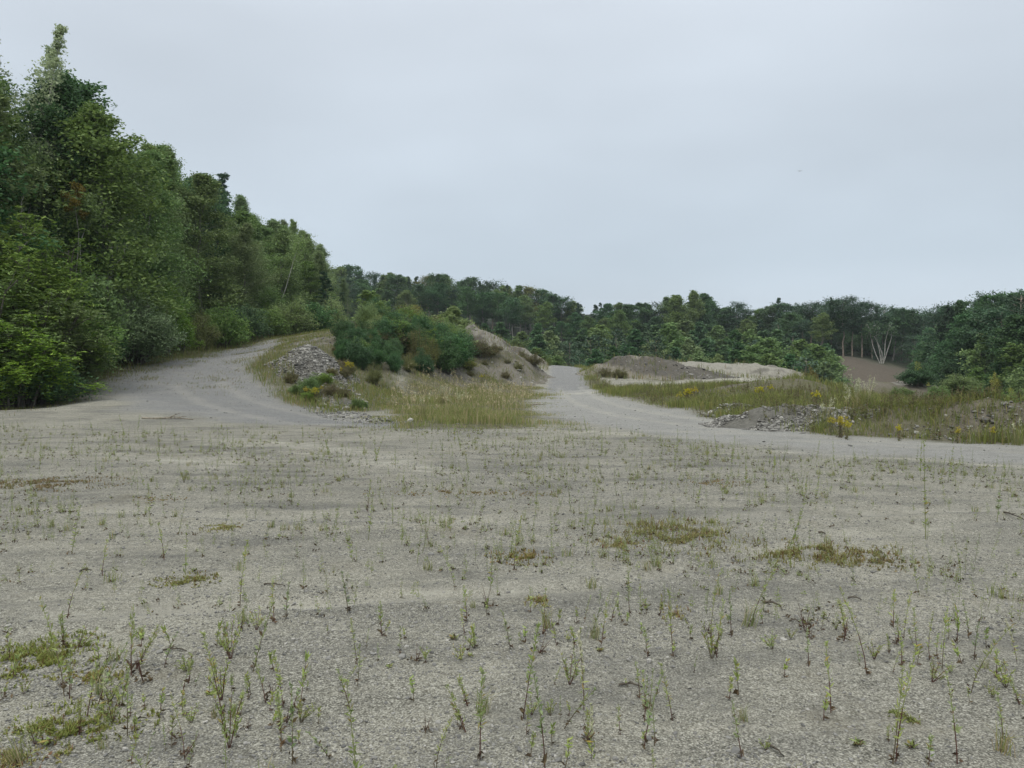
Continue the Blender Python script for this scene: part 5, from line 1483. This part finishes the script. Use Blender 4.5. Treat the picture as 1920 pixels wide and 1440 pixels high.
WEED = {k: [weed_proto(k, 800 + 10 * i + j) for j in range(n)] for i, (k, n) in enumerate([('slender', 5), ('tall', 4), ('grey', 3), ('seedling', 4), ('bushy', 2), ('rosette', 2), ('dead', 2), ('spike', 2), ('tuft', 2)])}
WORDS = {'slender': 'slender narrow leaved weed', 'tall': 'tall leafy weed', 'grey': 'grey green upright weed', 'seedling': 'tufted seedling', 'bushy': 'low bushy weed',
         'rosette': 'flat leaf rosette', 'dead': 'withered brown weed', 'spike': 'whitish seed spike', 'tuft': 'short tuft of grass'}
WNAME = {'slender': 'weed', 'tall': 'tall_weed', 'grey': 'weed', 'seedling': 'seedling', 'bushy': 'weed', 'rosette': 'leaf_rosette', 'dead': 'dead_weed', 'spike': 'seed_spike', 'tuft': 'grass_tuft'}
G_W = 'weeds on the open gravel'

# patches of moss and low growth, each one thing
PATCH = [  # u, v, half width px, half height px, material, blade height, n, label
    (62, 1235, 85, 36, 'moss_green', .035, 2600, 'bright green mossy patch near the lower left corner'),
    (165, 1268, 55, 12, 'moss', .02, 700, 'thin mossy strip beside the bright green patch'),
    (120, 1365, 120, 34, 'moss_green', .03, 2000, 'yellow green patch of low plants at the lower left edge'),
    (40, 1420, 60, 22, 'moss', .025, 800, 'dull mossy patch in the lower left corner'),
    (352, 1088, 46, 11, 'moss', .022, 900, 'small dark green moss cushion on the grey gravel'),
    (415, 988, 26, 6, 'moss', .02, 400, 'narrow moss cushion beyond the small dark one'),
    (95, 908, 100, 11, 'moss_red', .035, 1500, 'long reddish strip of low plants on the left'),
    (300, 937, 32, 5, 'moss_red', .02, 350, 'faint reddish patch beside a tall weed'),
    (1268, 1004, 92, 22, 'moss', .055, 2400, 'yellow green grass patch in the middle of the gravel'),
    (1160, 1022, 36, 9, 'moss', .04, 500, 'little tail of the yellow green grass patch'),
    (1545, 1036, 120, 17, 'moss', .045, 1900, 'long yellow green strip of low grass to the right'),
    (1640, 1050, 50, 14, 'moss_red', .03, 700, 'brownish end of the long strip of low grass'),
    (975, 1046, 48, 10, 'moss_red', .03, 900, 'rusty patch of low plants in the middle of the gravel'),
    (1010, 1132, 22, 7, 'moss', .03, 350, 'tiny yellowish tuft patch in the foreground gravel'),
    (1260, 1150, 26, 9, 'moss', .03, 350, 'small yellowish patch between pebbly gravel streaks'),
    (870, 925, 130, 5, 'moss_red', .02, 900, 'faint brownish strip across the middle of the gravel'),
    (1330, 905, 50, 5, 'moss_red', .02, 400, 'faint tan strip near the gravel road'),
    (1700, 1345, 22, 8, 'moss_green', .02, 250, 'small dark green cushion near the lower right corner')]
def ground_pt(u, v):
    """Where the sight line through pixel (u, v) meets the gravel floor."""
    D = CAMZ * FPX / max(v - 690, 8)
    for _ in range(6):
        p = P(u, v, D)
        z = float(terrain([p[0]], [p[1]])[0])
        D = D * (CAMZ - z) / max(CAMZ - p[2], 1e-3)
    return p[0], p[1]
PATCH_W = []
for u, v, hw, hh, mat, bh, n, lab in PATCH:
    x0, y0 = ground_pt(u, v)
    rx = hw * y0 / FPX
    ry = (ground_pt(u, v - hh)[1] - ground_pt(u, v + hh)[1]) / 2
    PATCH_W.append((x0, y0, rx, ry))
    a, r = R.random(n) * 6.283, np.clip(np.sqrt(R.random(n)) * np.exp(R.normal(size=n) * .45), 0, 1.45)
    x, y = x0 + np.cos(a) * r * rx, y0 + np.sin(a) * r * ry
    keep = R.random(n) < .06 + .94 * sstep(.42, .62, fbm(x * 4.0 / max(rx, .3) , y * 4.0 / max(rx, .3), 131, 4))
    x, y = x[keep], y[keep]
    b = on(x, y) - [x0, y0, 0]
    z0 = Hz(x0, y0)
    b[:, 2] -= z0
    mb = MB()
    hmul = .5 + fbm((x) * 4, (y) * 4, 133, 2)
    blades(mb, b, bh * hmul, .0035 + .0007 * y0, lean=.9, bend=.8)
    leaves(mb, b + np.stack([0 * x, 0 * x, bh * hmul * .35 * R.random(len(x))], 1), .014 + .0016 * y0, None, R, .65, .55)
    o = link('moss_patch' if bh < .035 else 'grass_patch', mb.mesh('patch', M[mat]), None, (x0, y0, z0))
    tag(o, lab, 'moss' if bh < .035 else 'grass', 'low green patches on the gravel')

# positions: hand-set ones for the weeds that stand out, the rest scattered over the floor in loose clumps
HERO = [(1675, 1430, 1205, 'tall', 'tallest weed near the lower right corner'), (1628, 1265, 1100, 'tall', 'tall pale weed with a yellowing base right of centre'), (1560, 1335, 1200, 'slender', 'leaning weed with a dark bent stem in the foreground'),
        (1765, 1255, 1135, 'tall', 'tall leaning weed in the right foreground'), (1820, 1300, 1150, 'tall', 'tall weed with bright lower leaves at the right'), (1795, 1432, 1270, 'grey', 'thin grey green weed at the lower right edge'),
        (1880, 1385, 1280, 'tall', 'branching weed near the right bottom corner'), (1738, 1436, 1360, 'slender', 'slim weed between two taller ones at the bottom edge'), (1585, 1190, 1120, 'slender', 'two stemmed weed beyond the leaning weed'),
        (1673, 1175, 1098, 'slender', 'weed with a red lower stem in front of the grass strip'), (1345, 1232, 1110, 'slender', 'leaning pair of weeds on the dark pebbles'), (1335, 1235, 1160, 'bushy', 'bushy foot beside the leaning pair of weeds'),
        (1370, 1195, 1100, 'grey', 'dark thin weed on the pebbly streak'), (1515, 1250, 1170, 'grey', 'greyish weed left of the tall pale weed'), (448, 1140, 1010, 'tall', 'tall yellowish weed left of centre'), (432, 1235, 1165, 'bushy', 'dense dark footed weed below the tall yellowish weed'),
        (965, 1068, 965, 'tall', 'tall weed rising from the rusty patch'), (855, 1105, 1020, 'tall', 'bright tall weed left of the rusty patch'), (920, 1110, 1020, 'spike', 'thin whitish spike beside the rusty patch'), (305, 1050, 975, 'slender', 'weed with yellow tips on the grey gravel'),
        (195, 1080, 1010, 'slender', 'yellow green weed pair at the left'), (125, 1160, 1050, 'tall', 'tall faded weed at the far left'), (118, 1215, 1140, 'slender', 'dark stemmed weed right of the mossy corner'), (1095, 1330, 1185, 'spike', 'tall curved whitish spike in the centre foreground'),
        (1080, 1270, 1205, 'spike', 'short whitish spike beside the tall curved one'), (60, 1440, 1360, 'spike', 'whitish seed spike at the bottom left edge'), (195, 1345, 1250, 'spike', 'thin pale spike over the yellow green patch'), (900, 1425, 1220, 'tall', 'long thin dark stemmed weed at the bottom centre'),
        (815, 1440, 1310, 'tall', 'leaning weed reaching up from the bottom edge'), (1020, 1440, 1250, 'grey', 'grey green weed at the bottom right of centre'), (535, 1160, 1080, 'grey', 'greyish weed in front of the sand streaks'), (655, 1150, 1060, 'grey', 'pale weed left of the bright tall weed'),
        (805, 1020, 950, 'tall', 'pale feathery weed in the middle distance'), (345, 905, 850, 'bushy', 'leafy weed clump near the mouth of the left track'), (1110, 1005, 965, 'slender', 'two stemmed weed left of the yellow green grass patch'), (1450, 905, 850, 'slender', 'thin weed standing beside the gravel road'),
        (640, 1300, 1225, 'tall', 'pale weed left of the bottom centre'), (430, 1400, 1290, 'bushy', 'bushy pale weed at the bottom left of centre'), (690, 960, 850, 'slender', 'weed on the sand streak'), (1195, 1310, 1235, 'slender', 'bright weed between the two pebble streaks')]
def re_split(t):
    for w in (' near ', ' beside ', ' at ', ' in ', ' on ', ' of low', ' of the', ' beyond ', ' to the', ' across ', ' between ', ' with '):
        t = t.split(w)[0]
    return t
def near_words(x, y):
    """A landmark on the floor that tells where a weed stands."""
    best, lab = 1e9, ''
    for (px, py, rx, ry), (pu, pv, _, _, _, _, _, pl) in zip(PATCH_W, PATCH):
        d = math.hypot((x - px) / (rx + .5), (y - py) / (ry + .5))
        if d < best:
            best, lab = d, re_split(pl)
    return best, lab
used = []
n_w = 0
for u, v, vt, kind, lab in HERO:
    x, y = ground_pt(u, v)
    z = Hz(x, y)
    h = max(.03, P(u, vt, y)[2] - z)
    nh = {'tall': .37, 'slender': .2, 'grey': .22, 'spike': .36, 'bushy': .1}[kind]
    s = h / nh
    w = min(max(s, .7), 1.2)
    s = min(s, 2.0)
    pr = WEED[kind][R.integers(len(WEED[kind]))]
    plant(WNAME[kind], lab, 'weed' if kind != 'spike' else 'grass', pr, (x, y, z), R.random() * 6.283, (w, w, s), G_W)
    used.append((x, y)); n_w += 1

def weed_density(x, y):
    d = np.hypot(x, y)
    inside = (poly_d(x, y, ROAD_R) > 1.12 + .4 * (fbm(x, y, 71, 2) - .5)) * (poly_d(x, y, ROAD_L) > .8)
    edge = (y < 21.0 + .6 * (x + 3) * 0) * (x > -17) * (y < np.where(x < -8, 19 + (-8 - x) * .5, 30))
    clump = (.26 + .74 * sstep(.40, .60, fbm(x * .55, y * .55, 72, 3))) * (.45 + .55 * sstep(.35, .6, fbm(x * 2.1, y * 2.1, 73, 2)))
    return inside * edge * clump * np.where(x > 8, .55, 1.0) * sstep(1.9, 2.6, y) * sstep(-.2, 1.5, 1.2 - np.abs(x) / (np.abs(y) * .70 + .6) + .9)
wx, wy = scatter(6400, (-17, 16, 2.2, 21.5), lambda x, y: weed_density(x, y) * (.62 + .38 * sstep(12, 5, y)) * (.55 + .45 * sstep(2.5, 4.5, y)))
order = np.argsort(wy + .25 * np.abs(wx))
wx, wy = wx[order], wy[order]
wz = H(wx, wy)
KK = ['slender', 'seedling', 'grey', 'bushy', 'tall', 'rosette', 'dead', 'tuft', 'spike']
PP = np.array([.20, .32, .12, .13, .035, .05, .08, .06, .015])
kinds = R.choice(KK, len(wx), p=PP / PP.sum())
in_frame = (np.abs(wx) < wy * .665) & (wy > 2.95)
SIZE = .86 * np.exp(R.normal(size=len(wx)) * .36)
left = 290 - n_w
for i in range(len(wx)):
    if left <= 0:
        break
    if not in_frame[i]:
        continue
    k, x, y = str(kinds[i]), wx[i], wy[i]
    s = SIZE[i] * (1.15 if k == 'seedling' else 1.0)
    tl = (R.normal() * .16, R.normal() * .16)
    q, lab = near_words(x, y)
    size = 'smaller ' if s < .8 else ('larger ' if s > 1.25 else '')
    zone = (f'close to the {lab}' if q < 1.0 else
            ('in the ' + ('left ' if x / y < -.22 else 'right ' if x / y > .22 else 'middle ') + ('near foreground' if y < 4.2 else 'foreground' if y < 5.2 else 'gravel farther out')))
    leanw = 'leaning ' if abs(tl[1]) > .2 else ''
    words = f'{size}{leanw}{WORDS[k]} {zone}'
    if len(words.split()) > 15:
        words = f'{size}{WORDS[k].split(" with ")[0]} {zone}'
    pr = WEED[k][R.integers(len(WEED[k]))]
    plant(WNAME[k], ' '.join(words.split()[:15]), 'weed', pr, (x, y, wz[i]), R.random() * 6.283, (min(s, 1.1), min(s, 1.1), s), G_W, tl)
    kinds[i] = 'done'
    left -= 1

def far_weeds():
    """The smaller weeds farther out, too many to count: one object."""
    mb = MB()
    rest = kinds != 'done'
    x, y, z, k, s = wx[rest], wy[rest], wz[rest], kinds[rest], SIZE[rest]
    for kind, h, nl, ls in (('slender', .20, 34, .034), ('tall', .34, 48, .036), ('grey', .21, 34, .034), ('seedling', .085, 20, .036), ('bushy', .10, 40, .036), ('rosette', .03, 14, .045), ('spike', .25, 24, .03)):
        m = k == kind
        if m.any():
            herb(mb, np.stack([x[m], y[m], z[m] - .005], 1), h * s[m], nl, ls, 1 if kind == 'grey' else 0, 2, .26)
    m = (k == 'dead') | (R.random(len(k)) < .5)
    b = np.repeat(np.stack([x[m], y[m], z[m] + .012], 1), 7, 0)
    leaves(mb, b + R.normal(size=b.shape) * [.018, .018, .010], .026, None, R, .35, .45, m=3)
    m = k == 'tuft'
    b = np.repeat(np.stack([x[m], y[m], z[m]], 1), 22, 0)
    blades(mb, b + R.normal(size=b.shape) * [.022, .022, 0], .09, .004, lean=.7, m=4)
    stuff('gravel_weeds', 'sprinkling of small weeds all over the middle of the gravel floor', mb, [M['weed'], M['weed_grey'], M['green_stem'], M['weed_dry'], M['grass']])
far_weeds()

# ------------------------------------------------------------------ loose stones, sticks, a bird
def pebbles():
    mb = MB()
    n = 90000
    r = 2.3 + 13.5 * R.random(n) ** 1.7
    a = R.uniform(-.66, .66, n)
    x, y = r * np.sin(a), r * np.cos(a)
    m = R.random(n) < .22 + .78 * sstep(.44, .60, fbm(x * .7, y * 1.5, 81, 4))
    x, y = x[m], y[m]
    s = .0062 * np.exp(np.abs(R.normal(size=len(x))) * .50) * (1 + .05 * y)
    stones(mb, np.stack([x, y, terrain(x, y) + s * .08], 1), s, flat=.55)
    x, y = scatter(3500, (-20, 16, 9, 40), lambda x, y: np.maximum(.5 * (poly_d(x, y, ROAD_L) < 1.25), .22 * (poly_d(x, y, ROAD_R) < 1.3) + .6 * (np.abs(poly_d(x, y, ROAD_R) - 1.02) < .1)) * sstep(.35, .6, fbm(x * .9, y * .9, 82, 3)))
    s = .022 * np.exp(R.normal(size=len(x)) * .5)
    stones(mb, np.stack([x, y, H(x, y) + s * .1], 1), s, flat=.5)
    x, y = scatter(900, (-8, -2, 20.5, 32), lambda x, y: (poly_d(x, y, [(-7, 29, .9), (-5.6, 26.0, .9), (-3.6, 22.6, .7)]) < 1) * 1.0)
    s = .05 * np.exp(R.normal(size=len(x)) * .6)
    stones(mb, np.stack([x, y, H(x, y) + s * .1], 1), s, flat=.5)
    stuff('gravel', 'loose pebbles and small stones strewn over the pit floor', mb, [M['pebble']])
pebbles()

for u, v, s, lab in [(1303, 1376, .026, 'pale flat stone near the bottom edge'), (1600, 1362, .022, 'small buff stone beside a seedling in the foreground'), (1210, 1134, .05, 'dark half buried stone with a rounded top'), (1080, 1240, .035, 'grey stone below the whitish spike'),
                     (1108, 1320, .03, 'rounded grey stone in the middle foreground'), (1090, 1338, .026, 'darker stone touching the rounded grey stone'), (1375, 1052, .055, 'largest stone of the little stone scatter past the grass patch'), (1390, 1062, .04, 'second stone of the little scatter past the grass patch'), (1360, 1048, .035, 'pale stone at the back of the little scatter'),
                     (1325, 1105, .05, 'reddish flat stone on the gravel'), (1330, 1060, .04, 'small dark stone before the little scatter'), (1045, 986, .05, 'light stone in the middle of the gravel'), (655, 800, .16, 'white stone at the foot of the sandy bank'), (690, 797, .12, 'grey stone at the foot of the sandy bank'), (1505, 813, .14, 'white stone on the grass edge of the gravel road'),
                     (1910, 776, .13, 'round whitish stone on the dark end of the weedy bank')]:
    x, y = ground_pt(u, v) if v > 780 else P(u, v, 16.6)[:2]
    mb = MB()
    stones(mb, [[0, 0, s * .12]], s, np.random.default_rng(int(u)), flat=.55, tilt=.15, rough=.18)
    me = mb.mesh('rock', M['stone'])
    o = link('rock', me, None, (x, y, Hz(x, y)), R.random() * 6)
    tag(o, lab, 'stone', 'single stones')

def stick(u0, v0, u1, v1, r, lab, mat='twig', twigs=1, D=None):
    if D:
        x0, y0, x1, y1 = (u0 - 960) / FPX * D, D, (u1 - 960) / FPX * D, D + .3
    else:
        x0, y0 = ground_pt(u0, v0); x1, y1 = ground_pt(u1, v1)
    z0, z1 = Hz(x0, y0), Hz(x1, y1)
    n = 7
    t = np.linspace(0, 1, n)
    L = math.hypot(x1 - x0, y1 - y0)
    pts = np.stack([(x1 - x0) * t, (y1 - y0) * t, (z1 - z0) * t + r * .8 + .012 * np.sin(np.pi * t)], 1)
    pts[1:-1] += R.normal(size=(n - 2, 3)) * L * .03 * [1, 1, .3]
    mb = MB()
    tube(mb, pts, r * (1 - .6 * t), 6)
    for k in range(twigs):
        p = pts[2 + k % 3]
        d = unit((pts[-1] - pts[0]) + R.normal(size=3) * L * .35) * L * .35
        d[2] = abs(d[2]) * .4
        tube(mb, [p, p + d * .6 + [0, 0, .01], p + d], [r * .5, r * .35, r * .15], 5, cap=False)
    o = link('stick', mb.mesh('stick', M[mat], True), None, (x0, y0, z0))
    tag(o, lab, 'stick', 'sticks lying on the gravel')
stick(266, 781, 362, 783, .035, 'dead branch lying across the mouth of the left track', 'dead_wood', 3)
stick(1882, 969, 1922, 976, .010, 'dark stick at the right edge of the gravel')
stick(305, 1220, 350, 1222, .006, 'short dark stick on the gravel at the left')
stick(495, 1096, 535, 1100, .006, 'thin dark twig left of the middle')
stick(1535, 1000, 1548, 1001, .012, 'stubby dark stick beyond the long grass strip', twigs=0)
stick(1432, 1131, 1465, 1138, .010, 'curved dark stick in the right foreground')
stick(1590, 1122, 1615, 1126, .007, 'thin twig right of the curved dark stick')
stick(1160, 1286, 1205, 1290, .007, 'reddish twig right of the bottom centre')
stick(250, 1355, 275, 1348, .005, 'small dark twig in the lower left')
stick(1440, 1400, 1470, 1420, .006, 'bent twig at the bottom edge')
stick(150, 1072, 172, 1070, .007, 'dark twig beside the yellow green weed pair')
stick(996, 757, 1022, 755, .03, 'bleached stick at the road side of the meadow', 'dead_wood', D=33)
stick(895, 734, 918, 736, .05, 'pale broken log at the foot of the bushy mound', 'dead_wood', 0, D=51)
stick(1480, 1165, 1500, 1168, .006, 'straight thin twig on the pale sand')

def bird():
    p = P(1499.5, 321, 62)
    mb = MB()
    qs = np.linspace(-1, 1, 7)
    tube(mb, np.stack([qs * .085, 0 * qs, 0 * qs], 1), [.004, .018, .026, .028, .02, .016, .004], 6)
    for sg in (-1, 1):                             # wings held level, seen nearly edge on
        w = np.array([(.03, 0, .012), (-.035, 0, .012), (-.03, sg * .09, .03), (-.055, sg * .19, .016), (-.02, sg * .19, .018), (.028, sg * .09, .032)])
        v = np.vstack([w, w + [0, 0, .006]])
        mb.add(v, [(0, 1, 2, 5), (2, 3, 4, 5), (6, 11, 8, 7), (8, 11, 10, 9)])
    mb.add([(-.07, -.008, 0), (-.07, .008, 0), (-.125, .022, 0), (-.125, -.022, 0), (-.07, 0, .006), (-.125, 0, .005)], [(0, 1, 2, 3), (0, 4, 5, 3), (1, 4, 5, 2)])
    o = link('bird', mb.mesh('bird', M['bird']), None, p, math.radians(70))
    tag(o, 'tiny dark bird gliding in the grey sky', 'bird')
bird()

# ------------------------------------------------------------------ damp air
def haze():
    mb = MB()
    x, y0, y1, z0, z1 = 760, -760, 790, -12, 95
    v = [(a, b, c) for c in (z0, z1) for a, b in ((-x, y0), (x, y0), (x, y1), (-x, y1))]
    mb.add(v, [(0, 3, 2, 1), (4, 5, 6, 7), (0, 1, 5, 4), (1, 2, 6, 5), (2, 3, 7, 6), (3, 0, 4, 7)])
    m, nt = new_mat('haze')
    out = nd(nt, 'ShaderNodeOutputMaterial')
    vol = nd(nt, 'ShaderNodeVolumePrincipled', {'Color': (0.80, 0.88, 0.95, 1), 'Density': 0.00022})
    nt.links.new(vol.outputs[0], out.inputs['Volume'])
    o = link('haze', mb.mesh('haze', m))
    tag(o, 'thin damp haze softening the far wood', None, None, 'stuff')
haze()

# ------------------------------------------------------------------ tell things with one label apart by their order across the view
def finish_labels():
    groups = {}
    for o in TAGGED:
        if o.get('kind') in ('structure', 'stuff'):
            continue
        groups.setdefault(o['label'], []).append(o)
    ordn = ['first', 'second', 'third', 'fourth', 'fifth', 'sixth', 'seventh', 'eighth', 'ninth', 'tenth', 'eleventh', 'twelfth']
    for lab, os_ in groups.items():
        if len(os_) == 1:
            continue
        os_.sort(key=lambda o: o.location.x / max(o.location.y, .1))
        n = len(os_)
        if n > 12:
            continue                               # nothing tells so many apart: they share the label and a group
        for i, o in enumerate(os_):
            w = ('leftmost' if i == 0 else 'rightmost') if i in (0, n - 1) else ordn[i] + ' from left,'
            o['label'] = f'{w} {lab}'
finish_labels()
